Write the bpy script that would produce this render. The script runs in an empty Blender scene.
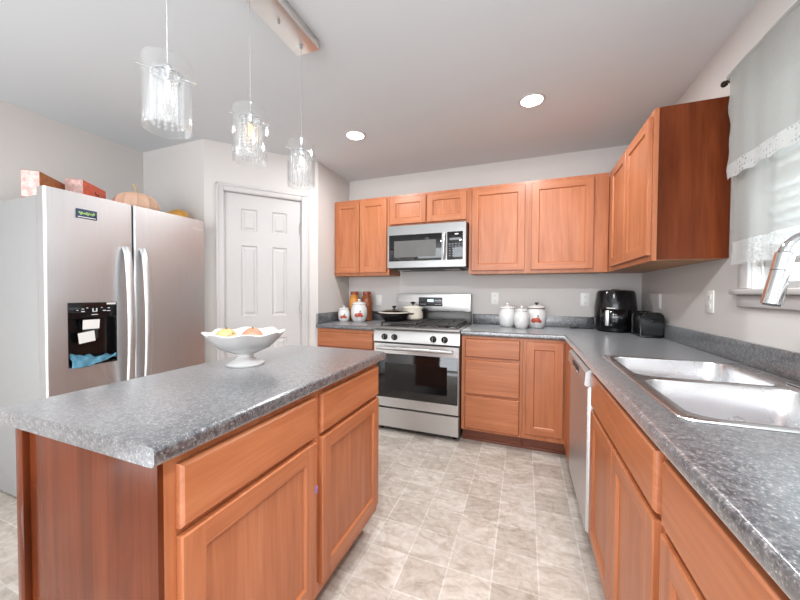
import bpy, bmesh, math, random
from math import pi, sin, cos, radians
from mathutils import Vector, Matrix
random.seed(7)
S = bpy.context.scene
COL = S.collection

# ------------------------------------------------------------------ camera, world, lights, exposure
cd = bpy.data.cameras.new('camera'); cam = bpy.data.objects.new('camera', cd); COL.objects.link(cam)
F_PX, YAW, PITCH, ROLL = 326.0, 0.3648, -0.0221, 0.0054
cd.sensor_fit = 'HORIZONTAL'; cd.sensor_width = 36.0; cd.lens = F_PX / 800 * 36.0
cd.clip_start = 0.05; cd.clip_end = 100
_f = Vector((-sin(YAW) * cos(PITCH), cos(YAW) * cos(PITCH), sin(PITCH)))
_r = Vector((cos(YAW), sin(YAW), 0)); _u = _r.cross(_f)
_r2 = cos(ROLL) * _r + sin(ROLL) * _u; _u2 = -sin(ROLL) * _r + cos(ROLL) * _u
m = Matrix((( _r2.x, _u2.x, -_f.x, -0.9132), (_r2.y, _u2.y, -_f.y, -3.27), (_r2.z, _u2.z, -_f.z, 1.2163), (0, 0, 0, 1)))
cam.matrix_world = m
S.camera = cam
vs = S.view_settings
vs.view_transform = 'Standard'; vs.look = 'None'; vs.gamma = 1.0; vs.exposure = 0.46; vs.use_curve_mapping = False
try:
    S.cycles.use_denoising = True
    S.cycles.max_bounces = 10; S.cycles.transparent_max_bounces = 24
    S.cycles.caustics_reflective = False; S.cycles.caustics_refractive = False
except Exception:
    pass

W = bpy.data.worlds.new('daylight'); S.world = W; W.use_nodes = True
W.node_tree.nodes['Background'].inputs[0].default_value = (0.80, 0.92, 1.0, 1)
W.node_tree.nodes['Background'].inputs[1].default_value = 4.2

def area(name, loc, rot, sx, sy, power, color=(1, 1, 1), shape='RECTANGLE', spread=None):
    l = bpy.data.lights.new(name, 'AREA'); l.shape = shape; l.size = sx
    if shape in ('RECTANGLE', 'ELLIPSE'): l.size_y = sy
    l.energy = power; l.color = color
    if spread: l.spread = spread
    o = bpy.data.objects.new(name, l); COL.objects.link(o); o.location = loc; o.rotation_euler = rot
    return o
# added fill panel at the unseen far end, lighting the kitchen from behind the camera
area('rear_fill', (-1.9, -7.5, 1.25), (radians(90), 0, 0), 3.7, 2.2, 120, (0.92, 0.985, 1.06))
# added upward fill just above the floor behind the camera, brightens the ceiling
area('floor_up_fill', (-1.9, -4.5, 0.05), (radians(180), 0, 0), 3.2, 1.5, 38, (0.92, 0.985, 1.06))
# added soft fill under the ceiling behind the camera, no fitting there
area('rear_overhead_fill', (-2.1, -4.4, 2.42), (0, 0, 0), 3.6, 1.6, 8, (0.96, 0.98, 1.0))
for _x in (-.55, -1.25): area('kitchen_fill_disc', (_x, -2.85, 2.44), (0, 0, 0), .2, .2, 20, (.96, .99, 1.0), 'DISK')  # added fill discs overhead, out of view, to brighten counters and floor
# daylight at the kitchen window (outside the glass)
area('window_daylight', (0.42, -2.07, 1.75), (0, radians(90), 0), 1.0, 1.3, 12, (0.9, 0.96, 1.0))

# ------------------------------------------------------------------ materials
def lin(c):
    return tuple(((v / 255) / 12.92 if v / 255 <= 0.04045 else ((v / 255 + 0.055) / 1.055) ** 2.4) for v in c) + (1,)
def new_mat(name):
    mt = bpy.data.materials.new(name); mt.use_nodes = True
    nt = mt.node_tree; b = nt.nodes['Principled BSDF']
    return mt, nt, b
def N(nt, t, **kw):
    n = nt.nodes.new(t)
    for k, v in kw.items(): setattr(n, k, v)
    return n
def L(nt, a, b): nt.links.new(a, b)
def objcoord(nt, scale=(1, 1, 1), loc=(0, 0, 0)):
    tc = N(nt, 'ShaderNodeTexCoord'); mp = N(nt, 'ShaderNodeMapping')
    mp.inputs['Scale'].default_value = scale; mp.inputs['Location'].default_value = loc
    L(nt, tc.outputs['Object'], mp.inputs['Vector']); return mp.outputs['Vector']
def ramp(nt, fac, stops):
    r = N(nt, 'ShaderNodeValToRGB'); e = r.color_ramp.elements
    e[0].position, e[0].color = stops[0]; e[1].position, e[1].color = stops[-1]
    for p, c in stops[1:-1]:
        x = e.new(p); x.color = c
    L(nt, fac, r.inputs['Fac']); return r.outputs['Color']
def noise(nt, vec, scale, detail=4, rough=0.55, dist=0.0):
    n = N(nt, 'ShaderNodeTexNoise'); n.inputs['Scale'].default_value = scale
    n.inputs['Detail'].default_value = detail; n.inputs['Roughness'].default_value = rough
    n.inputs['Distortion'].default_value = dist
    L(nt, vec, n.inputs['Vector']); return n.outputs['Fac']
def mixc(nt, a, b, fac, blend='MIX'):
    n = N(nt, 'ShaderNodeMix', data_type='RGBA', blend_type=blend)
    if isinstance(fac, (int, float)): n.inputs[0].default_value = fac
    else: L(nt, fac, n.inputs[0])
    for i, v in ((6, a), (7, b)):
        if isinstance(v, tuple): n.inputs[i].default_value = v
        else: L(nt, v, n.inputs[i])
    return n.outputs[2]
def bump(nt, b, height, strength=0.1, dist=0.002):
    n = N(nt, 'ShaderNodeBump'); n.inputs['Strength'].default_value = strength; n.inputs['Distance'].default_value = dist
    L(nt, height, n.inputs['Height']); L(nt, n.outputs['Normal'], b.inputs['Normal'])

def plain(name, rgb, rough=0.5, metal=0.0, var=0.04, vscale=20, coat=0.0, spec=0.5):
    mt, nt, b = new_mat(name); c = lin(rgb)
    f = noise(nt, objcoord(nt), vscale, 3)
    lo = tuple(v * (1 - var) for v in c[:3]) + (1,); hi = tuple(min(1, v * (1 + var)) for v in c[:3]) + (1,)
    L(nt, ramp(nt, f, [(0.3, lo), (0.7, hi)]), b.inputs['Base Color'])
    b.inputs['Roughness'].default_value = rough; b.inputs['Metallic'].default_value = metal
    b.inputs['Coat Weight'].default_value = coat; b.inputs['Specular IOR Level'].default_value = spec
    return mt
def wood(name, axis, c_dark, c_mid, c_light, rough=0.36, along=1.3, across=16, spec=0.5):
    mt, nt, b = new_mat(name)
    sc = [across] * 3; sc[axis] = along
    v = objcoord(nt, tuple(sc))
    f1 = noise(nt, v, 1.0, 5, 0.6, 0.8)
    sc2 = [90] * 3; sc2[axis] = 3.0
    f2 = noise(nt, objcoord(nt, tuple(sc2)), 1.0, 3, 0.6)
    f3 = noise(nt, objcoord(nt), 2.2, 2)
    c = ramp(nt, f1, [(0.3, lin(c_dark)), (0.5, lin(c_mid)), (0.72, lin(c_light))])
    c = mixc(nt, c, ramp(nt, f2, [(0.35, (0.80, 0.76, 0.72, 1)), (0.6, (1, 1, 1, 1))]), 0.55, 'MULTIPLY')
    c = mixc(nt, c, ramp(nt, f3, [(0.3, (0.9, 0.88, 0.86, 1)), (0.7, (1.06, 1.05, 1.04, 1))]), 0.8, 'MULTIPLY')
    L(nt, c, b.inputs['Base Color'])
    b.inputs['Roughness'].default_value = rough
    b.inputs['Specular IOR Level'].default_value = spec
    bump(nt, b, f2, 0.06, 0.001)
    return mt
WC = ((166, 98, 61), (181, 111, 72), (193, 125, 86))
WOOD = [wood('maple_grain_%s' % 'xyz'[i], i, *WC) for i in range(3)]
WX, WY, WZ = WOOD
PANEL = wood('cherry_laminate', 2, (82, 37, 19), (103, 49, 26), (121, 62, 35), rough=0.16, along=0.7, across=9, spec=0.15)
WOOD_IN = wood('cabinet_underside_maple', 0, (176, 128, 88), (196, 148, 106), (208, 164, 124), rough=0.5)
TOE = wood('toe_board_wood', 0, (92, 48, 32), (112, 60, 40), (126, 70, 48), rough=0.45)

def counter_mat():
    mt, nt, b = new_mat('speckled_grey_laminate')
    v = objcoord(nt)
    big = noise(nt, v, 46, 5, 0.7, 0.5); mid = noise(nt, v, 120, 4, 0.75, 0.3); fine = noise(nt, v, 240, 2, 0.5)
    c = ramp(nt, mid, [(0.38, lin((14, 16, 21))), (0.47, lin((48, 51, 57))), (0.56, lin((92, 93, 97))), (0.70, lin((196, 192, 188)))])
    c = mixc(nt, c, ramp(nt, big, [(0.40, lin((22, 25, 32))), (0.5, lin((80, 82, 87))), (0.62, lin((118, 117, 117)))]), 0.45)
    c = mixc(nt, c, lin((205, 203, 198)), ramp(nt, fine, [(0.64, (0, 0, 0, 1)), (0.72, (0.5, 0.5, 0.5, 1))]))
    L(nt, c, b.inputs['Base Color'])
    b.inputs['Roughness'].default_value = 0.30
    b.inputs['Specular IOR Level'].default_value = 0.7
    b.inputs['Coat Weight'].default_value = 1.0; b.inputs['Coat Roughness'].default_value = 0.24; b.inputs['Coat IOR'].default_value = 1.8; b.inputs['Sheen Weight'].default_value = 0.34; b.inputs['Sheen Roughness'].default_value = 0.35; b.inputs['Sheen Tint'].default_value = (.95, .95, .96, 1)
    bump(nt, b, mid, 0.04, 0.0006)
    return mt
COUNTER = counter_mat()

def floor_mat():
    mt, nt, b = new_mat('slate_tile_floor')
    v = objcoord(nt, loc=(0.843 + 1.865 * 4, 1.307 + 1.87 * 4, 0))
    br = N(nt, 'ShaderNodeTexBrick'); br.offset = 0.0; br.squash = 1.0
    br.inputs['Scale'].default_value = 1.0; br.inputs['Brick Width'].default_value = 0.1865; br.inputs['Row Height'].default_value = 0.187
    br.inputs['Mortar Size'].default_value = 0.0034; br.inputs['Mortar Smooth'].default_value = 0.4
    br.inputs['Color1'].default_value = lin((192, 183, 174)); br.inputs['Color2'].default_value = lin((222, 215, 208))
    br.inputs['Mortar'].default_value = lin((226, 223, 219))
    L(nt, v, br.inputs['Vector'])
    n1 = noise(nt, objcoord(nt, (5, 11, 1)), 1.2, 7, 0.65, 2.2)
    n2 = noise(nt, objcoord(nt, (1, 1, 1), (3, 5, 0)), 14, 6, 0.65, 1.5)
    c = mixc(nt, br.outputs['Color'], ramp(nt, n1, [(0.34, lin((212, 205, 197))), (0.52, lin((246, 243, 240))), (0.68, (1, 1, 1, 1))]), 0.85, 'MULTIPLY')
    c = mixc(nt, c, ramp(nt, n2, [(0.36, lin((226, 219, 212))), (0.6, (1, 1, 1, 1))]), 0.7, 'MULTIPLY')
    L(nt, c, b.inputs['Base Color'])
    b.inputs['Roughness'].default_value = 0.42
    bump(nt, b, n2, 0.05, 0.001)
    return mt
FLOOR = floor_mat()
def wall_mat(name, rgb, rough=0.85):
    mt, nt, b = new_mat(name)
    f = noise(nt, objcoord(nt), 260, 3); g = noise(nt, objcoord(nt), 1.4, 2); c = lin(rgb)
    L(nt, ramp(nt, g, [(0.3, tuple(x * 0.985 for x in c[:3]) + (1,)), (0.7, c)]), b.inputs['Base Color'])
    b.inputs['Roughness'].default_value = rough; bump(nt, b, f, 0.05, 0.001); return mt
WALL = wall_mat('greige_wall_paint', (212, 207, 203))
CEIL = wall_mat('ceiling_paint', (218, 222, 224))
WHITE = plain('white_trim_paint', (198, 194, 192), 0.42, var=0.01)
PLASTIC_W = plain('white_plastic', (238, 236, 232), 0.4, var=0.01)

def steel(name, rgb=(200, 198, 196), rough=0.28, axis=2, fine=300):
    mt, nt, b = new_mat(name)
    sc = [fine] * 3; sc[axis] = 2.0
    f = noise(nt, objcoord(nt, tuple(sc)), 1.0, 3)
    g = noise(nt, objcoord(nt), 3.5, 3)
    c = lin(rgb)
    L(nt, ramp(nt, f, [(0.3, tuple(x * 0.93 for x in c[:3]) + (1,)), (0.7, c)]), b.inputs['Base Color'])
    mr = N(nt, 'ShaderNodeMapRange'); mr.inputs['To Min'].default_value = rough - 0.05; mr.inputs['To Max'].default_value = rough + 0.07
    L(nt, g, mr.inputs['Value']); L(nt, mr.outputs['Result'], b.inputs['Roughness'])
    b.inputs['Metallic'].default_value = 1.0
    bump(nt, b, f, 0.02, 0.0005)
    return mt
STEEL = steel('brushed_stainless', (214, 215, 216), 0.40, 2)
STEEL_H = steel('brushed_stainless_horizontal', (200, 198, 196), 0.38, 0)
STEEL_M = steel('brushed_stainless_dark', (160, 159, 158), 0.30, 0)
SINK_M = steel('sink_stainless', (232, 232, 234), 0.26, 1)
CHROME = plain('polished_chrome', (222, 224, 226), 0.08, 1.0, var=0.0)
CANOPY_M = plain('polished_nickel_canopy', (232, 228, 224), 0.3, 1.0, var=0.01)
BLACK_GLASS = plain('black_glass', (12, 12, 13), 0.06, var=0.0, coat=0.5)
BLACK = plain('black_gloss_plastic', (16, 16, 18), 0.16, var=0.02)
BLACK_MATT = plain('black_cast_iron', (48, 45, 43), 0.5, var=0.15, vscale=80)
DARK = plain('dark_grey_plastic', (52, 52, 54), 0.45, var=0.03)
FRIDGE_SIDE = plain('fridge_grey_enamel', (158, 157, 156), 0.45, var=0.015)
GREY = plain('mid_grey_metal', (128, 124, 120), 0.4, 0.6)
CERAMIC = plain('white_ceramic', (222, 220, 218), 0.14, var=0.01, coat=0.3)
CREAM = plain('cream_enamel', (226, 218, 202), 0.2, var=0.02)
RED_PAINT = plain('painted_red_apple', (176, 74, 54), 0.3, var=0.2, vscale=60)
LEAF = plain('painted_leaf_green', (112, 118, 74), 0.4)
HINGE = plain('satin_nickel', (182, 178, 170), 0.3, 1.0)

def glass_mat(name, tint=(1, 1, 1), refl=0.9, edge=1.0, milk=0.0):
    mt = bpy.data.materials.new(name); mt.use_nodes = True; nt = mt.node_tree
    nt.nodes.clear(); out = N(nt, 'ShaderNodeOutputMaterial')
    tr = N(nt, 'ShaderNodeBsdfTransparent'); tr.inputs[0].default_value = tint + (1,)
    gl = N(nt, 'ShaderNodeBsdfGlossy'); gl.inputs['Roughness'].default_value = 0.03
    gl.inputs[0].default_value = (refl, refl, refl, 1)
    lw = N(nt, 'ShaderNodeLayerWeight'); lw.inputs['Blend'].default_value = 0.35
    mr = N(nt, 'ShaderNodeMapRange'); mr.inputs['To Min'].default_value = 0.045; mr.inputs['To Max'].default_value = edge
    L(nt, lw.outputs['Facing'], mr.inputs['Value'])
    pw = N(nt, 'ShaderNodeMath', operation='POWER'); pw.inputs[1].default_value = 1.6
    L(nt, mr.outputs['Result'], pw.inputs[0])
    mx = N(nt, 'ShaderNodeMixShader'); L(nt, pw.outputs[0], mx.inputs[0]); L(nt, tr.outputs[0], mx.inputs[1]); L(nt, gl.outputs[0], mx.inputs[2])
    if milk:
        df = N(nt, 'ShaderNodeBsdfDiffuse'); df.inputs[0].default_value = (.9, .9, .9, 1); ts_ = N(nt, 'ShaderNodeBsdfTranslucent'); ts_.inputs[0].default_value = (.9, .9, .9, 1)
        ad = N(nt, 'ShaderNodeMixShader'); L(nt, df.outputs[0], ad.inputs[1]); L(nt, ts_.outputs[0], ad.inputs[2])
        m3 = N(nt, 'ShaderNodeMixShader'); m3.inputs[0].default_value = milk; L(nt, mx.outputs[0], m3.inputs[1]); L(nt, ad.outputs[0], m3.inputs[2]); mx = m3
    L(nt, mx.outputs[0], out.inputs[0]); return mt
PANE = glass_mat('window_glass', (0.97, 0.99, 0.99), 0.9, 0.5)
SHADE_GLASS = glass_mat('pendant_glass', (0.985, 0.99, 0.99), 1.0, 0.95, .012)
CRYSTAL = glass_mat('crystal_beads', (0.95, 0.96, 0.97), 1.0, 1.0, .17)
LID_GLASS = glass_mat('pan_lid_glass', (0.8, 0.78, 0.72), 0.9, 0.9)

def emit(name, rgb, strength):
    mt, nt, b = new_mat(name)
    b.inputs['Base Color'].default_value = lin(rgb); b.inputs['Emission Color'].default_value = lin(rgb)
    b.inputs['Emission Strength'].default_value = strength; return mt
LENS = emit('lit_downlight_lens', (255, 250, 242), 10)
BULB = emit('lit_bulb_warm', (255, 240, 215), 1.4)
BULB_AMBER = emit('lit_bulb_amber', (255, 190, 100), 2.5)
DISPLAY = emit('lit_clock_display', (190, 225, 240), 1.2)

def cloth_mat(name, rgb, transp=0.2, transl=0.4, lace=False):
    mt = bpy.data.materials.new(name); mt.use_nodes = True; nt = mt.node_tree
    nt.nodes.clear(); out = N(nt, 'ShaderNodeOutputMaterial')
    v = objcoord(nt)
    d = N(nt, 'ShaderNodeBsdfDiffuse'); t = N(nt, 'ShaderNodeBsdfTranslucent'); tr = N(nt, 'ShaderNodeBsdfTransparent')
    w = noise(nt, objcoord(nt, (1, 400, 60)), 1.0, 2)
    c = lin(rgb)
    col = ramp(nt, w, [(0.3, tuple(x * 0.93 for x in c[:3]) + (1,)), (0.7, c)])
    L(nt, col, d.inputs[0]); L(nt, col, t.inputs[0])
    m1 = N(nt, 'ShaderNodeMixShader'); m1.inputs[0].default_value = transl
    L(nt, d.outputs[0], m1.inputs[1]); L(nt, t.outputs[0], m1.inputs[2])
    m2 = N(nt, 'ShaderNodeMixShader'); m2.inputs[0].default_value = transp
    if lace:
        vo = N(nt, 'ShaderNodeTexVoronoi'); vo.inputs['Scale'].default_value = 62; vo.inputs['Randomness'].default_value = 0.35
        L(nt, v, vo.inputs['Vector'])
        L(nt, ramp(nt, vo.outputs['Distance'], [(0.30, (0.85, 0.85, 0.85, 1)), (0.40, (transp, transp, transp, 1))]), m2.inputs[0])
    L(nt, m1.outputs[0], m2.inputs[1]); L(nt, tr.outputs[0], m2.inputs[2]); L(nt, m2.outputs[0], out.inputs[0])
    return mt
SHEER = cloth_mat('sheer_cream_cloth', (172, 171, 167), 0.22, 0.14)
LACE = cloth_mat('lace_cloth', (206, 205, 203), 0.26, 0.2, True)

# ------------------------------------------------------------------ mesh builder
class MB:
    def __init__(s): s.bm = bmesh.new(); s.mi = 0
    def quad(s, pts, mi=None):
        f = s.bm.faces.new([s.bm.verts.new(p) for p in pts]); f.material_index = s.mi if mi is None else mi; return f
    def box(s, x0, x1, y0, y1, z0, z1, bev=0.0, seg=2, mi=None):
        x0, x1 = sorted((x0, x1)); y0, y1 = sorted((y0, y1)); z0, z1 = sorted((z0, z1))
        r = bmesh.ops.create_cube(s.bm, size=1.0)
        vs_ = r['verts']
        for v in vs_:
            v.co = Vector(((x0 + x1) / 2 + v.co.x * (x1 - x0), (y0 + y1) / 2 + v.co.y * (y1 - y0), (z0 + z1) / 2 + v.co.z * (z1 - z0)))
        fs = set(f for v in vs_ for f in v.link_faces)
        k = s.mi if mi is None else mi
        for f in fs: f.material_index = k
        if bev > 0:
            es = list(set(e for v in vs_ for e in v.link_edges))
            r2 = bmesh.ops.bevel(s.bm, geom=es, offset=bev, segments=seg, affect='EDGES', profile=0.5)
            for f in r2['faces']: f.material_index = k
        return s
    def obox(s, fr, u0, u1, v0, v1, w0, w1, bev=0.0, seg=2, mi=None):
        n0 = len(s.bm.verts); s.bm.verts.ensure_lookup_table()
        old = set(s.bm.verts)
        s.box(u0, u1, v0, v1, w0, w1, bev, seg, mi)
        O, U, V, Wd = fr
        for v in s.bm.verts:
            if v not in old: v.co = O + U * v.co.x + V * v.co.y + Wd * v.co.z
        return s
    def ring(s, c, r, ax, n, ph=0):
        a = Vector(ax).normalized(); t = Vector((0, 0, 1)) if abs(a.z) < 0.9 else Vector((1, 0, 0))
        u = a.cross(t).normalized(); w = a.cross(u)
        return [s.bm.verts.new(Vector(c) + u * r * cos(2 * pi * i / n + ph) + w * r * sin(2 * pi * i / n + ph)) for i in range(n)]
    def bridge(s, a, b, mi=None):
        n = len(a)
        for i in range(n):
            f = s.bm.faces.new((a[i], a[(i + 1) % n], b[(i + 1) % n], b[i])); f.material_index = s.mi if mi is None else mi
    def cap(s, a, mi=None):
        f = s.bm.faces.new(a); f.material_index = s.mi if mi is None else mi
    def cyl(s, p0, p1, r, n=20, r1=None, mi=None):
        p0, p1 = Vector(p0), Vector(p1); a = s.ring(p0, r, p1 - p0, n); b = s.ring(p1, r if r1 is None else r1, p1 - p0, n)
        s.bridge(a, b, mi); s.cap(a, mi); s.cap(b, mi); return s
    def lathe(s, prof, c, n=40, axis=(0, 0, 1), closed_ends=True, mi=None, mod=None):
        # prof: list of (radius, height) ; axis z
        c = Vector(c); rings = []
        for r, h in prof:
            if r < 1e-5: rings.append([s.bm.verts.new(c + Vector((0, 0, h)))])
            else:
                ring = []
                for i in range(n):
                    a = 2 * pi * i / n; rr, hh = (r, h) if mod is None else mod(r, h, a)
                    ring.append(s.bm.verts.new(c + Vector((rr * cos(a), rr * sin(a), hh))))
                rings.append(ring)
        k = s.mi if mi is None else mi
        for a, b in zip(rings, rings[1:]):
            if len(a) == 1 and len(b) == 1: continue
            for i in range(n):
                j = (i + 1) % n
                if len(a) == 1: f = s.bm.faces.new((a[0], b[j], b[i]))
                elif len(b) == 1: f = s.bm.faces.new((a[i], a[j], b[0]))
                else: f = s.bm.faces.new((a[i], a[j], b[j], b[i]))
                f.material_index = k
        if closed_ends:
            for rg in (rings[0], rings[-1]):
                if len(rg) > 2: s.cap(rg, k)
        return s
    def tube(s, pts, r, n=12, mi=None, cap=True):
        pts = [Vector(p) for p in pts]; rings = []
        prev = None
        for i, p in enumerate(pts):
            d = (pts[min(i + 1, len(pts) - 1)] - pts[max(i - 1, 0)]).normalized()
            if prev is None:
                t = Vector((0, 0, 1)) if abs(d.z) < 0.9 else Vector((1, 0, 0)); u = d.cross(t).normalized()
            else:
                u = (prev - d * prev.dot(d)).normalized()
            prev = u; w = d.cross(u); rr = r[i] if isinstance(r, (list, tuple)) else r
            rings.append([s.bm.verts.new(p + u * rr * cos(2 * pi * k / n) + w * rr * sin(2 * pi * k / n)) for k in range(n)])
        for a, b in zip(rings, rings[1:]): s.bridge(a, b, mi)
        if cap: s.cap(rings[0], mi); s.cap(rings[-1], mi)
        return s
    def ball(s, c, r, seg=10, sc=(1, 1, 1), mi=None):
        old = set(s.bm.faces)
        q = bmesh.ops.create_uvsphere(s.bm, u_segments=seg, v_segments=max(4, seg * 2 // 3), radius=r)
        for v in q['verts']: v.co = Vector(c) + Vector((v.co.x * sc[0], v.co.y * sc[1], v.co.z * sc[2]))
        k = s.mi if mi is None else mi
        for f in s.bm.faces:
            if f not in old: f.material_index = k
        return s
    def prism(s, poly, z0, z1, mi=None):
        a = [s.bm.verts.new((x, y, z0)) for x, y in poly]; b = [s.bm.verts.new((x, y, z1)) for x, y in poly]
        s.bridge(a, b, mi); s.cap(a, mi); s.cap(b, mi); return s
    def rot(s, M):
        for v in s.bm.verts: v.co = M @ v.co
        return s
    def build(s, name, mat, parent=None, angle=35, normals=True):
        if normals and not getattr(s, 'keep', False): bmesh.ops.recalc_face_normals(s.bm, faces=s.bm.faces[:])
        off = wloc(parent) if parent else Vector((0, 0, 0))
        for v in s.bm.verts: v.co -= off
        me = bpy.data.meshes.new(name); s.bm.to_mesh(me); s.bm.free()
        for mm in (mat if isinstance(mat, (list, tuple)) else [mat]): me.materials.append(mm)
        for p in me.polygons: p.use_smooth = True
        try: me.set_sharp_from_angle(angle=radians(angle))
        except Exception: pass
        o = bpy.data.objects.new(name, me); COL.objects.link(o)
        if parent: o.parent = parent
        return o
def wloc(o):
    v = Vector((0, 0, 0))
    while o: v += o.location; o = o.parent
    return v
def tag(o, label=None, cat=None, group=None, kind=None):
    if label: o['label'] = label
    if cat: o['category'] = cat
    if group: o['group'] = group
    if kind: o['kind'] = kind
    return o
def thing(name, loc, label, cat, group=None, parent=None):
    o = bpy.data.objects.new(name, None); COL.objects.link(o); o.location = loc; o.empty_display_size = 0.05
    if parent: o.parent = parent
    return tag(o, label, cat, group)
def struct(name, mb, mat, label=None, parent=None, angle=35):
    o = mb.build(name, mat, parent, angle)
    if not parent: tag(o, label or name.replace('_', ' '), 'room', None, 'structure')
    return o

V3 = Vector
def frame_back(y):   return (V3((0, y, 0)), V3((1, 0, 0)), V3((0, 0, 1)), V3((0, -1, 0)))
def frame_right(x):  return (V3((x, 0, 0)), V3((0, 1, 0)), V3((0, 0, 1)), V3((-1, 0, 0)))
def frame_island(x): return (V3((x, 0, 0)), V3((0, 1, 0)), V3((0, 0, 1)), V3((1, 0, 0)))
def shaker(fr, u0, u1, v0, v1, t=0.019, st=0.056, rec=0.009, c=0.003):
    """framed door with a recessed flat panel; mats: 0 grain up, 1 grain across"""
    O, U, V, Wd = fr; mb = MB(); P = lambda u, v, w: O + U * u + V * v + Wd * w
    def q(*p, mi=0): mb.quad([P(*x) for x in p], mi)
    a0, a1, b0, b1 = u0 + c, u1 - c, v0 + c, v1 - c
    i0, i1, j0, j1 = u0 + st, u1 - st, v0 + st, v1 - st
    q((a0, b0, t), (i0, b0, t), (i0, b1, t), (a0, b1, t)); q((i1, b0, t), (a1, b0, t), (a1, b1, t), (i1, b1, t))
    q((i0, b0, t), (i1, b0, t), (i1, j0, t), (i0, j0, t), mi=1); q((i0, j1, t), (i1, j1, t), (i1, b1, t), (i0, b1, t), mi=1)
    e = 0.007; k0, k1, l0, l1 = i0 + e, i1 - e, j0 + e, j1 - e; d = t - rec
    q((i0, j0, t), (i1, j0, t), (k1, l0, d), (k0, l0, d), mi=1); q((i0, j1, t), (i1, j1, t), (k1, l1, d), (k0, l1, d), mi=1)
    q((i0, j0, t), (i0, j1, t), (k0, l1, d), (k0, l0, d)); q((i1, j0, t), (i1, j1, t), (k1, l1, d), (k1, l0, d))
    q((k0, l0, d), (k1, l0, d), (k1, l1, d), (k0, l1, d))
    for (p0, p1, r0, r1) in (((u0, v0), (u1, v0), (a0, b0), (a1, b0)), ((u1, v0), (u1, v1), (a1, b0), (a1, b1)), ((u1, v1), (u0, v1), (a1, b1), (a0, b1)), ((u0, v1), (u0, v0), (a0, b1), (a0, b0))):
        q((*p0, 0), (*p1, 0), (*p1, t - c), (*p0, t - c)); q((*p0, t - c), (*p1, t - c), (*r1, t), (*r0, t))
    q((u0, v0, 0), (u1, v0, 0), (u1, v1, 0), (u0, v1, 0))
    bmesh.ops.remove_doubles(mb.bm, verts=mb.bm.verts[:], dist=1e-6)
    mb.bm.normal_update(); cen = P((u0 + u1) / 2, (v0 + v1) / 2, t / 2)
    for f in mb.bm.faces:
        fc_ = f.calc_center_median(); nw = f.normal.dot(Wd)
        bad = (nw < 0) != ((fc_ - P(0, 0, 0)).dot(Wd) < 1e-5) if abs(nw) > .05 else f.normal.dot(fc_ - cen) < 0
        if bad: f.normal_flip()
    mb.keep = True
    return mb
def slab(fr, u0, u1, v0, v1, t=0.019, c=0.007):
    O, U, V, Wd = fr; mb = MB(); P = lambda u, v, w: O + U * u + V * v + Wd * w
    rings = []
    for (ins, w) in ((0, 0), (0, t - 0.008), (0.003, t - 0.0035), (c, t)):
        rings.append([mb.bm.verts.new(P(*x, w)) for x in ((u0 + ins, v0 + ins), (u1 - ins, v0 + ins), (u1 - ins, v1 - ins), (u0 + ins, v1 - ins))])
    for a, b in zip(rings, rings[1:]): mb.bridge(a, b)
    mb.cap(rings[0]); mb.cap(rings[-1]); return mb

# ------------------------------------------------------------------ room shell
H = 0.914; ZC = 2.47; XL = -4.149; YB = -7.6
XS, YS = -2.784, -0.60           # pantry side wall end
XD, YD = -3.389, -1.323          # pantry diagonal far end
struct('floor', MB().box(XL - .1, 0.1, YB, 0.1, -0.1, 0), FLOOR, 'pale beige slate tile floor of the kitchen')
struct('ceiling', MB().box(XL - .1, 0.1, YB, 0.1, ZC, ZC + .1), CEIL, 'smooth white ceiling')
struct('wall_back', MB().box(XS - .1, 0.1, 0, 0.1, 0, ZC), WALL, 'pale greige wall behind the range')
struct('wall_rear', MB().box(XL - .1, 0.1, YB - .1, YB, 0, ZC), WALL, 'far wall of the dining end behind the viewer')
struct('wall_left', MB().box(XL - .1, XL, YB, YD + .1, 0, ZC), WALL, 'pale wall behind the fridge')
struct('wall_pantry_front', MB().prism([(XL, YD), (XD, YD), (XD - .06, YD + .1), (XL, YD + .1)], 0, ZC), WALL, 'short pale wall beside the fridge')
struct('wall_pantry_side', MB().prism([(XS, YS), (XS, 0), (XS - .1, 0), (XS - .1, YS + .03)], 0, ZC), WALL, 'pale wall at the end of the left counter')
# window opening in the right wall
WY0, WY1, WZ0, WZ1 = -2.72, -1.418, 1.242, 2.12
mb = MB(); mb.box(0, .1, WY1, 0, 0, ZC); mb.box(0, .1, YB, WY0, 0, ZC); mb.box(0, .1, WY0, WY1, 0, WZ0); mb.box(0, .1, WY0, WY1, WZ1, ZC)
struct('wall_right', mb, WALL, 'pale wall with the window above the sink')

# pantry door wall (turned) with its opening
d_ = V3((XD - XS, YD - YS, 0)); DL = d_.length; d_.normalize(); n_ = V3((-d_.y, d_.x, 0))      # n_ towards the room?
if n_.dot(V3((-1, -3, 0)) - V3((XS, YS, 0))) < 0: n_ = -n_
FD = (V3((XS, YS, 0)), d_, V3((0, 0, 1)), n_)        # u from the right-hand end of the wall
O0, O1, OZ = 0.155, 0.800, 2.075
mb = MB(); mb.obox(FD, 0, O0, 0, ZC, -.1, 0); mb.obox(FD, O1, DL, 0, ZC, -.1, 0); mb.obox(FD, O0, O1, OZ, ZC, -.1, 0)
struct('wall_pantry', mb, WALL, 'pale angled wall around the pantry door')
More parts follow.
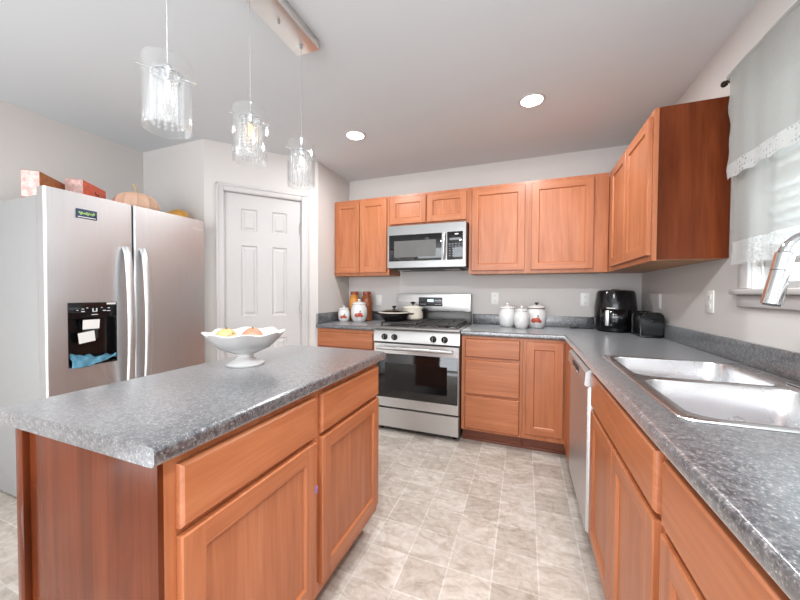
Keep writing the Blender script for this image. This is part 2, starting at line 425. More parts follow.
# door_1
door = thing('door_1', FD[0] + d_ * 0.48, 'white six-panel pantry door', 'door'); door['kind'] = 'structure'
mb = MB()
us = [0.160, 0.285, 0.414, 0.538, 0.669, 0.795]; vsn = [0.012, 0.24, 0.80, 1.005, 1.624, 1.750, 1.944, 2.069]
def dq(pts, w): mb.quad([FD[0] + FD[1] * u + FD[2] * v + FD[3] * ww for (u, v, ww) in pts])
w0 = -0.018
for i in range(5):
    for j in range(7):
        u0, u1, v0, v1 = us[i], us[i + 1], vsn[j], vsn[j + 1]
        if i in (1, 3) and j in (1, 3, 5):
            R = []
            for ins, w in ((0, w0), (0.010, w0 - 0.010), (0.018, w0 - 0.010), (0.034, w0 - 0.002)):
                R.append([(u0 + ins, v0 + ins, w), (u1 - ins, v0 + ins, w), (u1 - ins, v1 - ins, w), (u0 + ins, v1 - ins, w)])
            for a, b in zip(R, R[1:]):
                for k in range(4): dq((a[k], a[(k + 1) % 4], b[(k + 1) % 4], b[k]), 0)
            dq(R[-1], 0)
        else:
            dq(((u0, v0, w0), (u1, v0, w0), (u1, v1, w0), (u0, v1, w0)), 0)
bmesh.ops.remove_doubles(mb.bm, verts=mb.bm.verts[:], dist=1e-5)
mb.obox(FD, us[0], us[-1], vsn[0], vsn[-1], -.052, -.031)
mb.build('door_slab', WHITE, door, 20)
mb = MB()
for (a, b, c, e) in ((O0 - .058, O0, 0, OZ + .058), (O1, O1 + .06, 0, OZ + .058), (O0, O1, OZ, OZ + .058)):
    mb.obox(FD, a, b, c, e, 0.001, 0.012, .003); 
    if b - a < .1: mb.obox(FD, (a if a < .3 else b - .02), (a + .02 if a < .3 else b), c, e, 0.001, 0.019, .004)
    else: mb.obox(FD, a - .058, b + .06, e - .02, e, 0.001, 0.019, .004)
for (a, b, c, e) in ((O0, O0 + .004, 0, OZ), (O1 - .004, O1, 0, OZ), (O0, O1, OZ - .004, OZ)):
    mb.obox(FD, a, b, c, e, -.1, 0.0)
mb.build('door_casing', WHITE, door)
for z in (1.82, 1.068):
    mb = MB(); mb.obox(FD, .150, .168, z - .05, z + .05, -.016, 0.002, .002); mb.cyl(FD[0] + d_ * .161 + V3((0, 0, z - .052)) + n_ * .004, FD[0] + d_ * .161 + V3((0, 0, z + .052)) + n_ * .004, .0075, 12)
    mb.build('hinge', HINGE, door)
mb = MB(); c0 = FD[0] + d_ * .735 + V3((0, 0, .855)); mb.cyl(c0 - n_ * .018, c0 - n_ * .008, .03, 24); mb.cyl(c0 - n_ * .01, c0 + n_ * .03, .012, 16); mb.ball(c0 + n_ * .045, .027, 16)
mb.build('door_knob', HINGE, door)

# window_1
win = thing('window_1', (0.05, (WY0 + WY1) / 2, WZ0), 'white framed window above the sink', 'window'); win['kind'] = 'structure'
mb = MB()
mb.box(-.016, 0, WY1, WY1 + .072, WZ0, WZ1 + .07, .004); mb.box(-.016, 0, WY0 - .072, WY0, WZ0, WZ1 + .07, .004); mb.box(-.016, 0, WY0, WY1, WZ1, WZ1 + .07, .004)
mb.build('window_casing', WHITE, win)
mb = MB(); mb.box(-.035, .1, WY0 - .1, WY1 + .1, WZ0 - .026, WZ0 - .001, .006); mb.box(-.016, 0, WY0 - .075, WY1 + .075, WZ0 - .08, WZ0 - .026, .004)
mb.build('window_sill', WHITE, win)
mb = MB()
for (y0, y1, z0, z1) in ((WY1 - .035, WY1, WZ0, WZ1), (WY0, WY0 + .035, WZ0, WZ1), (WY0, WY1, WZ0, WZ0 + .03), (WY0, WY1, WZ1 - .035, WZ1), (WY0, WY1, 1.655, 1.695)):
    mb.box(.062, .098, y0, y1, z0, z1, .003)
mb.build('window_sash', WHITE, win)
MB().box(.078, .082, WY0 + .03, WY1 - .03, WZ0 + .025, WZ1 - .03).build('window_pane', PANE, win)

# ------------------------------------------------------------------ cabinets
def cab(name, loc, label, group): return thing(name, loc, label, 'cabinet', group)
def face_frame(fr, u0, u1, v0, v1, openings, parent, t=.019):
    """face frame as one mesh: rails and stiles around door openings (list of u,v rects)"""
    O, U, V, Wd = fr; mb = MB()
    ucs = sorted({u0, u1, *[a for o in openings for a in o[:2]]}); vcs = sorted({v0, v1, *[a for o in openings for a in o[2:]]})
    for a, b in zip(ucs, ucs[1:]):
        for c, e in zip(vcs, vcs[1:]):
            mu, mv = (a + b) / 2, (c + e) / 2
            if any(o[0] < mu < o[1] and o[2] < mv < o[3] for o in openings): continue
            mb.obox(fr, a, b, c, e, 0, t)
    bmesh.ops.remove_doubles(mb.bm, verts=mb.bm.verts[:], dist=1e-6)
    return mb.build('face_frame', WZ, parent)
ZU0, ZU1 = 1.392, 2.160
UF = frame_back(-.305)            # doors of the back uppers start here
def upper_back(x0, x1, z0, doors, label):
    c = cab('upper_cabinet', ((x0 + x1) / 2, -.15, z0), label, 'wall cabinets')
    mb = MB(); mb.box(x0, x1, -.286, -.001, z0, ZU1); mb.build('cabinet_box', WZ, c)
    mb = MB(); mb.obox(frame_back(-.286), x0, x1, z0 - .004, ZU1, 0, .019); mb.build('face_frame', WZ, c)
    MB().box(x0 + .012, x1 - .012, -.28, -.012, z0 - .002, z0 + .001).build('underside_panel', WOOD_IN, c)
    for (a, b) in doors: shaker(UF, a, b, z0 + .024, ZU1 - .026).build('door', [WZ, WX], c, 20)
    return c
upper_back(-2.784, -2.160, ZU0, [(-2.764, -2.486), (-2.480, -2.184)], 'two-door wooden wall cabinet above the apple canisters at the pantry end')
upper_back(-2.158, -1.388, 1.854, [(-2.147, -1.786), (-1.776, -1.408)], 'short two-door wooden wall cabinet directly above the microwave')
upper_back(-1.386, -.309, ZU0, [(-1.360, -.918), (-.867, -.412)], 'large two-door wooden wall cabinet to the right of the microwave, above white canisters')
# corner wall cabinet on the right wall
c = cab('upper_cabinet', (-.15, -.78, ZU0), 'wooden wall cabinet on the window wall with dark glossy end panel', 'wall cabinets')
MB().box(-.286, -.001, -1.232, -.002, ZU0, ZU1).build('cabinet_box', WZ, c)
mb = MB(); mb.box(-.3055, -.287, -1.244, -.306, ZU0 - .004, ZU1); mb.build('face_frame', WZ, c)
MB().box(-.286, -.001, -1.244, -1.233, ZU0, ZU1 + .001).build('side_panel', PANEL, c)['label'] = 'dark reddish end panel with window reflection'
MB().box(-.28, -.012, -1.225, -.32, ZU0 - .002, ZU0 + .001).build('underside_panel', WOOD_IN, c)
RF = frame_right(-.306)
for a, b in ((-.800, -.430), (-1.222, -.804)): shaker(RF, a, b, ZU0 + .026, ZU1 - .05 + .02).build('door', [WZ, WY], c, 20)

# base cabinets on the back wall
BF = frame_back(-.611)
def base_back(name, x0, x1, label, drawers=(), doors=(), side=None):
    c = cab(name, ((x0 + x1) / 2, -.3, 0), label, 'base cabinets')
    MB().box(x0, x1, -.592, -.003, .105, .872).build('cabinet_box', WZ, c)
    MB().obox(frame_back(-.592), x0, x1, .105, .872, 0, .0185).build('face_frame', WZ, c)
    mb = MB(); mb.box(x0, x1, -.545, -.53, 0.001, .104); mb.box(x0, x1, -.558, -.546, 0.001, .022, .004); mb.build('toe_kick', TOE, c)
    for (a, b, v0, v1) in drawers: slab(BF, a, b, v0, v1).build('drawer_front', WX, c)
    for (a, b, v0, v1) in doors: shaker(BF, a, b, v0, v1).build('door', [WZ, WX], c, 20)
    return c
base_back('base_cabinet', XS + .003, -2.160, 'wooden base cabinet between pantry wall and range', [(-2.765, -2.182, .702, .842)], [(-2.765, -2.478, .13, .684), (-2.472, -2.182, .13, .684)])
base_back('drawer_cabinet', -1.386, -.921, 'wooden three-drawer base cabinet beside the range', [(-1.358, -.940, .702, .852), (-1.358, -.940, .406, .680), (-1.358, -.940, .122, .390)])
c = base_back('corner_cabinet', -.919, -.612, 'wooden single-door base cabinet in the corner beside the dishwasher', (), [(-.897, -.640, .146, .850)])
MB().box(-.630, -.612, -.972, -.613, .105, .872).build('corner_filler', WZ, c)

# base cabinets on the right wall
GF = frame_right(-.611)
def base_right(name, y0, y1, label, fronts, doors, low=None):
    c = cab(name, (-.3, (y0 + y1) / 2, 0), label, 'base cabinets')
    top = low or .872
    MB().box(-.592, -.003, y0, y1, .105, top).build('cabinet_box', WZ, c)
    MB().obox(frame_right(-.592), y0, y1, .105, .872, 0, .0185).build('face_frame', WZ, c)
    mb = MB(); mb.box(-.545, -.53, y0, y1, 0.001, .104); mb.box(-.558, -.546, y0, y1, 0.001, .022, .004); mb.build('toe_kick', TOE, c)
    for (a, b, v0, v1) in fronts: slab(GF, a, b, v0, v1).build('drawer_front', WY, c)
    for (a, b, v0, v1) in doors: shaker(GF, a, b, v0, v1).build('door', [WZ, WY], c, 20)
    return c
base_right('sink_cabinet', -2.388, -1.586, 'wooden base cabinet under the sink with one long false drawer front', [(-2.368, -1.606, .712, .858)], [(-1.984, -1.606, .125, .694), (-2.368, -1.990, .125, .694)], low=.70)
base_right('base_cabinet', -3.20, -2.390, 'wooden base cabinet nearest the viewer on the window wall, beyond the sink cabinet', [(-3.18, -2.410, .712, .858)], [(-2.79, -2.410, .125, .694), (-3.18, -2.796, .125, .694)])

# ------------------------------------------------------------------ countertops
def top_edges(bm, test, bev, seg):
    es = [e for e in bm.edges if len(e.link_faces) == 2 and test(e)]
    bmesh.ops.bevel(bm, geom=es, offset=bev, segments=seg, affect='EDGES', profile=0.5)
def slab_counter(xs, ys, inside, z0, z1, front):
    """grid slab; inside(cx,cy)->bool; front(mid, normal)->bool picks boundary edges to round"""
    bm = bmesh.new(); vt = {}; vb = {}
    for i, x in enumerate(xs):
        for j, y in enumerate(ys): pass
    def g(d, i, j, z):
        if (i, j) not in d: d[(i, j)] = bm.verts.new((xs[i], ys[j], z))
        return d[(i, j)]
    cells = {(i, j) for i in range(len(xs) - 1) for j in range(len(ys) - 1) if inside((xs[i] + xs[i + 1]) / 2, (ys[j] + ys[j + 1]) / 2)}
    for (i, j) in cells:
        bm.faces.new([g(vt, *k, z1) for k in ((i, j), (i + 1, j), (i + 1, j + 1), (i, j + 1))])
        bm.faces.new([g(vb, *k, z0) for k in ((i, j + 1), (i + 1, j + 1), (i + 1, j), (i, j))])
        for (di, dj, a, b) in ((-1, 0, (i, j + 1), (i, j)), (1, 0, (i + 1, j), (i + 1, j + 1)), (0, -1, (i, j), (i + 1, j)), (0, 1, (i + 1, j + 1), (i, j + 1))):
            if (i + di, j + dj) not in cells:
                bm.faces.new([g(vb, *a, z0), g(vb, *b, z0), g(vt, *b, z1), g(vt, *a, z1)])
    bm.normal_update()
    es = []
    for e in bm.edges:
        if len(e.link_faces) != 2: continue
        fs = e.link_faces
        hz = [f for f in fs if abs(f.normal.z) > .9]; vt_ = [f for f in fs if abs(f.normal.z) < .1]
        if len(hz) == 1 and len(vt_) == 1 and front((e.verts[0].co + e.verts[1].co) / 2, vt_[0].normal, hz[0].normal.z > 0): es.append(e)
    bmesh.ops.bevel(bm, geom=es, offset=.012, segments=4, affect='EDGES', profile=0.5)
    mb = MB(); mb.bm.free(); mb.bm = bm; return mb
SX0, SX1, SY0, SY1 = -.560, -.040, -2.305, -1.430         # sink rim
hx0, hx1, hy0, hy1 = SX0 + .015, SX1 - .015, SY0 + .015, SY1 - .015
ct = thing('countertop', (-.4, -.9, H), 'long L-shaped speckled grey countertop around the sink', 'countertop', 'speckled laminate countertops')
xs = [-1.388, -.637, hx0, hx1, -.002]; ys = [-3.22, hy0, hy1, -.637, -.002]
slab_counter(xs, ys, lambda x, y: (y > -.637 or x > -.637) and not (hx0 < x < hx1 and hy0 < y < hy1), H - .039, H,
    lambda m, n, up: (n.y < -.9 and abs(m.y + .637) < .01) or (n.x < -.9 and abs(m.x + .637) < .01)).build('worktop', COUNTER, ct, 50)
mb = MB(); mb.box(-1.388, -.021, -.021, -.002, H + .0005, H + .100, .006); mb.box(-.021, -.002, -3.22, -.002, H + .0005, H + .100, .006)
mb.build('backsplash', COUNTER, ct)
ct = thing('countertop', (-2.47, -.3, H), 'short speckled grey countertop between pantry wall and range', 'countertop', 'speckled laminate countertops')
slab_counter([XS + .002, -2.158], [-.637, -.002], lambda x, y: True, H - .039, H, lambda m, n, up: n.y < -.9).build('worktop', COUNTER, ct, 50)
mb = MB(); mb.box(XS + .02, -2.158, -.021, -.002, H + .0005, H + .100, .006); mb.box(XS + .002, XS + .021, -.630, -.002, H + .0005, H + .100, .006)
mb.build('backsplash', COUNTER, ct)

# ------------------------------------------------------------------ island
IX0, IX1, IY0, IY1 = -2.185, -1.576, -2.858, -1.738
isl = thing('kitchen_island', (-1.88, -2.3, 0), 'wooden kitchen island cabinet with two drawers above two doors', 'kitchen island')
BX0, BX1, BY0, BY1 = -2.125, -1.628, -2.832, -1.772
MB().box(BX0, BX1, BY0 + .012, BY1, .105, .872).build('cabinet_box', WZ, isl)
mb = MB(); mb.box(BX1, BX1 + .019, BY0 + .012, BY1, .105, .872); mb.build('face_frame', WZ, isl)
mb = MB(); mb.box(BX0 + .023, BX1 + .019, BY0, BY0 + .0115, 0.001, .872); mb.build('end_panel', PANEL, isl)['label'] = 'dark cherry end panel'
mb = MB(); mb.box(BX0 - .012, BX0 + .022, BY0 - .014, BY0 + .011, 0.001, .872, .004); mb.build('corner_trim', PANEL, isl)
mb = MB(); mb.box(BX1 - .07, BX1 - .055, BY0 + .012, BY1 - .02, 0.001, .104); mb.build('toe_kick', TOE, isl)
KF = frame_island(BX1 + .0195)
for (a, b) in ((-2.795, -2.312), (-2.277, -1.788)):
    slab(KF, a, b, .706, .848).build('drawer_front', WY, isl)
    shaker(KF, a, b, .150, .690).build('door', [WZ, WY], isl, 20)
ct = thing('countertop', (-1.88, -2.3, H), 'rectangular speckled grey worktop covering the kitchen island', 'countertop', 'speckled laminate countertops')
slab_counter([IX0, IX1], [IY0, IY1], lambda x, y: True, H - .041, H, lambda m, n, up: n.x > .9 or n.x < -.9).build('worktop', COUNTER, ct, 50)
mb = MB(); mb.box(BX1 + .0390, BX1 + .0396, -2.322, -2.310, .508, .535); st = mb.build('sticker', plain('purple_paper', (150, 120, 178), .6), None)
tag(st, 'tiny purple sticker on the island door stile', 'sticker')

# ------------------------------------------------------------------ refrigerator
FX, FY0, FY1, FG = -3.300, -2.322, -1.388, -1.898
fr = thing('refrigerator', (-3.7, (FY0 + FY1) / 2, 0), 'stainless steel side-by-side refrigerator with ice dispenser', 'refrigerator')
mb = MB(); mb.box(-4.10, -3.378, FY0 + .006, FY1 - .006, .012, 1.738, .006); mb.build('cabinet_case', FRIDGE_SIDE, fr)
MB().box(-3.378, -3.366, FY0 + .03, FY1 - .03, .04, 1.72).build('door_gasket', DARK, fr)
MB().box(-3.40, -3.34, FY0 + .02, FY1 - .02, .014, .038).build('toe_grille', DARK, fr)
DY0, DY1, DZ0, DZ1 = -2.232, -1.996, .780, 1.150
# left (freezer) door as a frame around the dispenser recess
mb = MB(); L_ = (FY0, FG - .004)
def door_shell(mb, y0, y1, hole=None):
    """door box with rounded vertical edges; optional rectangular recess in front"""
    zs = [.045, 1.776]
    x0, x1, r = -3.366, FX, .012
    prof = [(x0, y0)] + [(x1 - r + r * sin(t), y0 + r - r * cos(t)) for t in [i * pi / 12 for i in range(7)]] + [(x1 - r + r * cos(t), y1 - r + r * sin(t)) for t in [i * pi / 12 for i in range(7)]] + [(x0, y1)]
    if not hole:
        mb.prism(prof, *zs); return
    hy0_, hy1_, hz0, hz1 = hole
    n = len(prof); front = 7
    zz = [zs[0], hz0, hz1, zs[1]]
    rows = [[mb.bm.verts.new((x, y, z)) for x, y in prof] for z in zz]
    P = lambda y, z: mb.bm.verts.new((x1, y, z))
    for a, b in zip(rows, rows[1:]):
        for i in range(n):
            if i == front: continue
            j = (i + 1) % n; mb.bm.faces.new((a[i], a[j], b[j], b[i]))
    mb.cap(rows[0]); mb.cap(rows[-1])
    f0, f1 = front, front + 1
    mb.bm.faces.new((rows[0][f0], rows[0][f1], rows[1][f1], rows[1][f0])); mb.bm.faces.new((rows[2][f0], rows[2][f1], rows[3][f1], rows[3][f0]))
    a, b, c, e = P(hy0_, hz0), P(hy1_, hz0), P(hy1_, hz1), P(hy0_, hz1)
    mb.bm.faces.new((rows[1][f0], a, e, rows[2][f0])); mb.bm.faces.new((b, rows[1][f1], rows[2][f1], c))
    a2, b2, c2, e2 = [mb.bm.verts.new((x1 - .055, y, z)) for y, z in ((hy0_, hz0), (hy1_, hz0), (hy1_, hz1), (hy0_, hz1))]
    for p, q_, r_, s_ in ((a, b, b2, a2), (b, c, c2, b2), (c, e, e2, c2), (e, a, a2, e2)): mb.bm.faces.new((p, q_, r_, s_))
    mb.bm.faces.new((a2, b2, c2, e2))
door_shell(mb, FY0, FG - .004, (DY0, DY1, DZ0, DZ1)); dl = mb.build('freezer_door', STEEL, fr)
mb = MB(); door_shell(mb, FG + .004, FY1); dr = mb.build('fridge_door', STEEL, fr)
MB().box(-3.372, -3.335, FG - .0035, FG + .0035, .05, 1.77).build('centre_gasket', BLACK, fr)
def handle(y, par):
    pts = []
    for i in range(25):
        t = i / 24; z = .52 + t * .975; pts.append((FX + .012 + .052 * sin(pi * t) ** .45, y, z))
    mb = MB(); mb.tube(pts, [.0135] * 25, 12)
    for v in mb.bm.verts: v.co.y = y + (v.co.y - y) * 1.6
    mb.build('handle', STEEL, par)
handle(FG - .052, dl); handle(FG + .048, dr)
# dispenser
mb = MB(); x = FX - .003
mb.box(FX - .054, FX - .050, DY0 + .001, DY1 - .001, DZ0 + .001, DZ1 - .09); mb.box(FX - .05, FX + .003, DY0 + .001, DY1 - .001, 1.062, DZ1 - .001, .003)
mb.box(FX - .05, FX - .001, DY0 + .001, DY0 + .006, DZ0 + .001, 1.06); mb.box(FX - .05, FX - .001, DY1 - .006, DY1 - .001, DZ0 + .001, 1.06); mb.box(FX - .05, FX + .004, DY0 + .001, DY1 - .001, DZ0 + .001, DZ0 + .012, .002)
disp = mb.build('ice_dispenser', BLACK, dl)
ICON = plain('white_print', (214, 216, 218), .5)
for (y, z, w, h) in [(-2.165, 1.098, .016, .005), (-2.165, 1.112, .012, .004), (-2.145, 1.118, .008, .004), (-2.118, 1.104, .006, .022), (-2.100, 1.104, .006, .022), (-2.109, 1.096, .02, .005), (-2.075, 1.118, .008, .004), (-2.062, 1.100, .016, .005), (-2.04, 1.115, .012, .004), (-2.04, 1.098, .018, .004), (-2.19, 1.106, .008, .004), (-2.11, 1.078, .03, .004)]:
    MB().box(FX + .003, FX + .0036, y - w / 2, y + w / 2, z - h / 2, z + h / 2).build('button_icon', ICON, disp)
mb = MB(); mb.box(FX + .003, FX + .0036, -2.05, -2.003, 1.136, 1.147); mb.build('white_sticker', PLASTIC_W, dl)
mb = MB(); mb.box(FX - .045, FX - .02, -2.15, -2.08, .93, 1.04, .006); mb.build('dispenser_paddle', DARK, dl)
mb = MB()
mb.tube([(FX + .0012, -1.49 + .006 * k, 1.698 + .004 * sin(k * 1.3)) for k in range(14)], .0022, 6)
mb.tube([(FX + .0012, -1.492 + .083 * k / 9, 1.708 - .006 * k / 9 + .006 * sin(k / 9 * pi)) for k in range(10)], .0012, 6)
mb.build('badge', PLASTIC_W, dr)['label'] = 'small light script badge'

# things on and in the fridge
mg = thing('fridge_magnet', (FX, -2.14, 1.66), 'small dark blue magnet with green lettering on freezer door', 'magnet')
MB().box(FX + .0005, FX + .006, -2.190, -2.092, 1.636, 1.688, .002).build('plate', plain('navy_blue', (44, 60, 92), .4), mg)
mb = MB(); p = []
for k in range(40): p.append((FX + .0068, -2.178 + .072 * k / 39, 1.664 + .012 * sin(k * 1.05) * (0.6 + .4 * sin(k * .37))))
mb.tube(p, .0028, 6); mb.build('lettering', plain('leaf_green_print', (164, 196, 120), .5), mg)
MB().box(FX + .006, FX + .0066, -2.182, -2.10, 1.640, 1.645).build('underline', PLASTIC_W, mg)

def card(name, y0, y1, z0, z1, x, tilt, label):
    mb = MB(); mb.box(-.0008, .0008, y0 - (y0 + y1) / 2, y1 - (y0 + y1) / 2, z0 - (z0 + z1) / 2, z1 - (z0 + z1) / 2)
    mb.rot(Matrix.Translation((x, (y0 + y1) / 2, (z0 + z1) / 2)) @ Matrix.Rotation(radians(tilt), 4, 'X') @ Matrix.Rotation(radians(6), 4, 'Y'))
    o = mb.build(name, PLASTIC_W, None); tag(o, label, 'card', 'cards in the ice dispenser'); return o
card('paper_card', -2.160, -2.080, .992, 1.048, FX - .012, 0, 'white paper card in the ice dispenser, upper one of two')
card('paper_card', -2.182, -2.104, .915, .978, FX - .010, 8, 'white paper card tilted in the ice dispenser, lower one of two')
# blue cloth lying in the dispenser tray, folded over the lip
mb = MB(); rows = []
nu, nv = 26, 14
for j in range(nv):
    row = []
    for i in range(nu):
        u, v = i / (nu - 1), j / (nv - 1)
        y = -2.221 + .214 * u; wob = .006 * sin(u * 17 + v * 5) + .004 * sin(u * 31 - v * 7)
        if v < .5: xx = FX - .038 + v * 2 * .050; z = DZ0 + .036 + .028 * (1 - v * 2) * (.6 + .5 * sin(u * 5 + 1)) + wob
        else: xx = FX + .012 + .003 * sin(u * 12); z = DZ0 + .036 - (v - .5) * 2 * (.030 + .014 * sin(u * 4.2 + .5)) + wob * (1.5 - v) + .012 * u
        row.append(mb.bm.verts.new((xx + wob * .35, y, z)))
    rows.append(row)
for a, b in zip(rows, rows[1:]):
    for i in range(nu - 1): mb.bm.faces.new((a[i], a[i + 1], b[i + 1], b[i]))
cl = mb.build('dish_cloth', plain('teal_blue_cloth', (92, 146, 170), .9, var=.12, vscale=60), None, 60)
md = cl.modifiers.new('thick', 'SOLIDIFY'); md.thickness = .003; md.offset = 1
tag(cl, 'crumpled light blue cloth in the ice dispenser tray', 'cloth')

FT = 1.739
def carton(name, c, l, w, h, rz, mats, label):
    t = thing(name, (c[0], c[1], FT), label, 'box', 'boxes on top of the fridge'); t.rotation_euler = (0, 0, radians(rz))
    off = wloc(t)
    mb = MB(); mb.box(off.x - w / 2, off.x + w / 2, off.y - l / 2, off.y + l / 2, FT, FT + h, .002); mb.build('carton', mats[0], t)
    mb = MB(); mb.box(off.x - w / 2 + .002, off.x + w / 2 - .002, off.y - l / 2 - .0006, off.y - l / 2, FT + .003, FT + h - .003)
    mb.build('printed_end', mats[1], t)
    return t, off
PINK = plain('pink_white_print', (240, 190, 182), .5, var=.35, vscale=45)
ORANGE = plain('orange_red_print', (226, 104, 74), .5, var=.15, vscale=25)
BROWN = plain('brown_orange_print', (176, 106, 58), .5, var=.25, vscale=30)
carton('food_carton', (-3.58, -2.205, FT), .24, .08, .150, 42, (BROWN, PINK), 'pink and brown carton at the front corner of the fridge top')
t, off = carton('food_carton', (-3.62, -1.985, FT), .25, .09, .175, 38, (ORANGE, PINK), 'orange-red carton with black lettering on the fridge top')
mb = MB()
for (a, b, z0, z1) in ((.00, .018, .128, .134), (.00, .005, .134, .148), (.014, .018, .118, .134), (.00, .02, .112, .117), (.03, .035, .108, .136), (.026, .042, .131, .136)):
    mb.box(off.x + .045, off.x + .0458, off.y + a, off.y + b, FT + z0 - .01, FT + z1 - .01)
mb.build('lettering', BLACK, t)
def pumpkin(name, c, r, h, ribs, mat, label, stem_pts, cat):
    t = thing(name, c, label, cat)
    mb = MB(); prof = [(1e-6, h * .06)] + [(r * sin(pi * k / 14) ** .8, h / 2 - h / 2 * cos(pi * k / 14)) for k in range(1, 14)] + [(1e-6, h * .94)]
    mb.lathe(prof, c, 60, mod=lambda rr, hh, a: (rr * (1 - .07 * abs(sin(a * ribs / 2)) ** .6 + .03), hh)); mb.build('flesh', mat, t)
    mb = MB(); mb.tube([V3(c) + V3(p) for p in stem_pts], [.010, .007, .006, .007][:len(stem_pts)], 8); mb.build('stem', plain('dry_stem', (200, 172, 128), .7), t)
pumpkin('pumpkin', (-3.54, -1.735, FT), .132, .185, 12, plain('pale_peach_pumpkin', (232, 190, 162), .5, var=.12, vscale=12), 'pale peach pumpkin with thin stem on the fridge top', [(0, 0, .17), (.002, -.002, .20), (-.004, -.008, .225), (-.012, -.012, .25)], 'pumpkin')
gd = thing('gourd', (-3.54, -1.46, FT), 'small yellow-orange gourd with dark tip on the fridge top', 'gourd')
mb = MB(); prof = [(1e-6, -.10), (.016, -.098), (.026, -.08), (.034, -.05), (.062, -.01), (.075, .03), (.066, .065), (.035, .09), (1e-6, .098)]
mb.lathe(prof, (0, 0, 0), 30, mod=lambda rr, hh, a: (rr * (1 - .05 * abs(sin(a * 4))), hh))
mb.rot(Matrix.Translation((-3.54, -1.455, FT + .073)) @ Matrix.Rotation(radians(-90), 4, 'X')); mb.build('flesh', plain('ochre_gourd', (206, 150, 62), .45, var=.25, vscale=14), gd)
mb = MB(); mb.tube([(-3.54, -1.553, FT + .073), (-3.53, -1.572, FT + .078), (-3.525, -1.585, FT + .088)], [.016, .010, .009], 8); mb.build('stem', plain('dark_gourd_tip', (88, 66, 40), .7), gd)

# ------------------------------------------------------------------ range
RX0, RX1 = -2.154, -1.394; RYF = -.640
rg = thing('gas_range', ((RX0 + RX1) / 2, -.33, 0), 'stainless steel gas range with black oven window', 'range')
MB().box(RX0, RX1, RYF + .002, -.025, .03, .898).build('range_body', DARK, rg)
for xx in (RX0 + .05, RX1 - .05):
    for yy in (-.58, -.08): MB().cyl((xx, yy, 0), (xx, yy, .029), .018, 12).build('levelling_foot', BLACK, rg)
SF = frame_back(RYF)
# control panel, slightly raked
mb = MB(); prof = [(-.640, .792), (-.668, .792), (-.660, .874), (-.640, .899)]
a = [mb.bm.verts.new((RX0, y, z)) for y, z in prof]; b = [mb.bm.verts.new((RX1, y, z)) for y, z in prof]; mb.bridge(a, b); mb.cap(a); mb.cap(b)
cp = mb.build('control_panel', STEEL_H, rg)
for x in (-2.049, -1.957, -1.612, -1.516):
    mb = MB(); mb.cyl((x, -.662, .835), (x, -.674, .834), .027, 24); mb.cyl((x, -.674, .834), (x, -.694, .832), .021, 24, r1=.018); kn = mb.build('knob', BLACK, cp)
    MB().box(x - .004, x + .004, -.703, -.690, .814, .850, .002).build('knob_grip', GREY, cp)
# oven door
od = slab(SF, RX0 + .003, RX1 - .003, .222, .780, t=.026, c=.004).build('oven_door', STEEL_H, rg)
mb = MB(); mb.obox(SF, RX0 + .022, RX1 - .012, .306, .690, .0262, .0285, .001); mb.build('oven_window', BLACK_GLASS, od)
mb = MB(); mb.obox(SF, RX0 + .11, RX1 - .10, .375, .610, .0286, .0289); mb.build('window_screen', plain('dark_window_tint', (17, 16, 16), .07), od)
mb = MB(); mb.tube([(RX0 + .05, -.712, .742), (RX1 - .05, -.712, .742)], .0125, 14)
for x in (RX0 + .08, RX1 - .08): mb.box(x - .015, x + .015, -.712, -.664, .733, .751, .003)
for v in mb.bm.verts: v.co.z = .742 + (v.co.z - .742) * 1.15
mb.build('oven_handle', STEEL_H, od)
slab(SF, RX0 + .003, RX1 - .003, .045, .212, t=.024, c=.004).build('storage_drawer', STEEL_H, rg)
# cooktop
mb = MB(); mb.box(RX0, RX1, -.660, -.10, .899, .917, .004); ck = mb.build('cooktop', plain('grey_enamel_cooktop', (140, 137, 134), .3, .5), rg)
mb = MB(); mb.box(RX0 + .03, RX1 - .03, -.60, -.13, .917, .920, .001); mb.build('burner_tray', plain('black_enamel', (84, 80, 78), .25), ck)
for i, (x, y, r) in enumerate([(-1.975, -.47, .045), (-1.975, -.23, .04), (-1.575, -.47, .05), (-1.575, -.23, .035)]):
    mb = MB(); mb.cyl((x, y, .920), (x, y, .930), r, 24); mb.cyl((x, y, .930), (x, y, .938), r * .75, 24); mb.build('burner', BLACK_MATT, rg)
for (x0, x1) in ((-2.118, -1.785), (-1.765, -1.432)):
    mb = MB(); t = .007
    for y in (-.592, -.470, -.365, -.23, -.142): mb.box(x0, x1, y - t, y + t, .941, .955, .003)
    for x in (x0 + t, (x0 + x1) / 2 - .07, (x0 + x1) / 2 + .07, x1 - t): mb.box(x - t, x + t, -.592, -.142, .942, .956, .003)
    for x in (x0 + t, x1 - t):
        for y in (-.585, -.365, -.15): mb.box(x - t, x + t, y - t, y + t, .9205, .944)
    mb.build('grate', BLACK_MATT, rg)
mb = MB(); mb.box(RX0, RX1, -.098, -.028, .899, 1.032, .003); mb.build('riser', plain('dark_riser_steel', (70, 68, 66), .3, .6), rg)
mb = MB(); mb.box(RX0, RX1, -.098, -.026, 1.033, 1.208, .008); bg = mb.build('backguard', STEEL_H, rg)
mb = MB(); mb.box(-1.920, -1.672, -.1005, -.097, 1.084, 1.172, .002); mb.build('clock_panel', plain('grey_black_panel', (46, 46, 50), .2), bg)
mb = MB(); mb.box(-1.826, -1.766, -.1012, -.1005, 1.128, 1.152); mb.build('clock_display', DISPLAY, bg)
for x, z in [(-1.905 + k * .014, 1.10) for k in range(5)] + [(-1.75 + k * .014, 1.10) for k in range(5)] + [(-1.75 + k * .014, 1.14) for k in range(5)]:
    MB().box(x, x + .007, -.1012, -.1005, z, z + .005).build('button_mark', PLASTIC_W, bg)

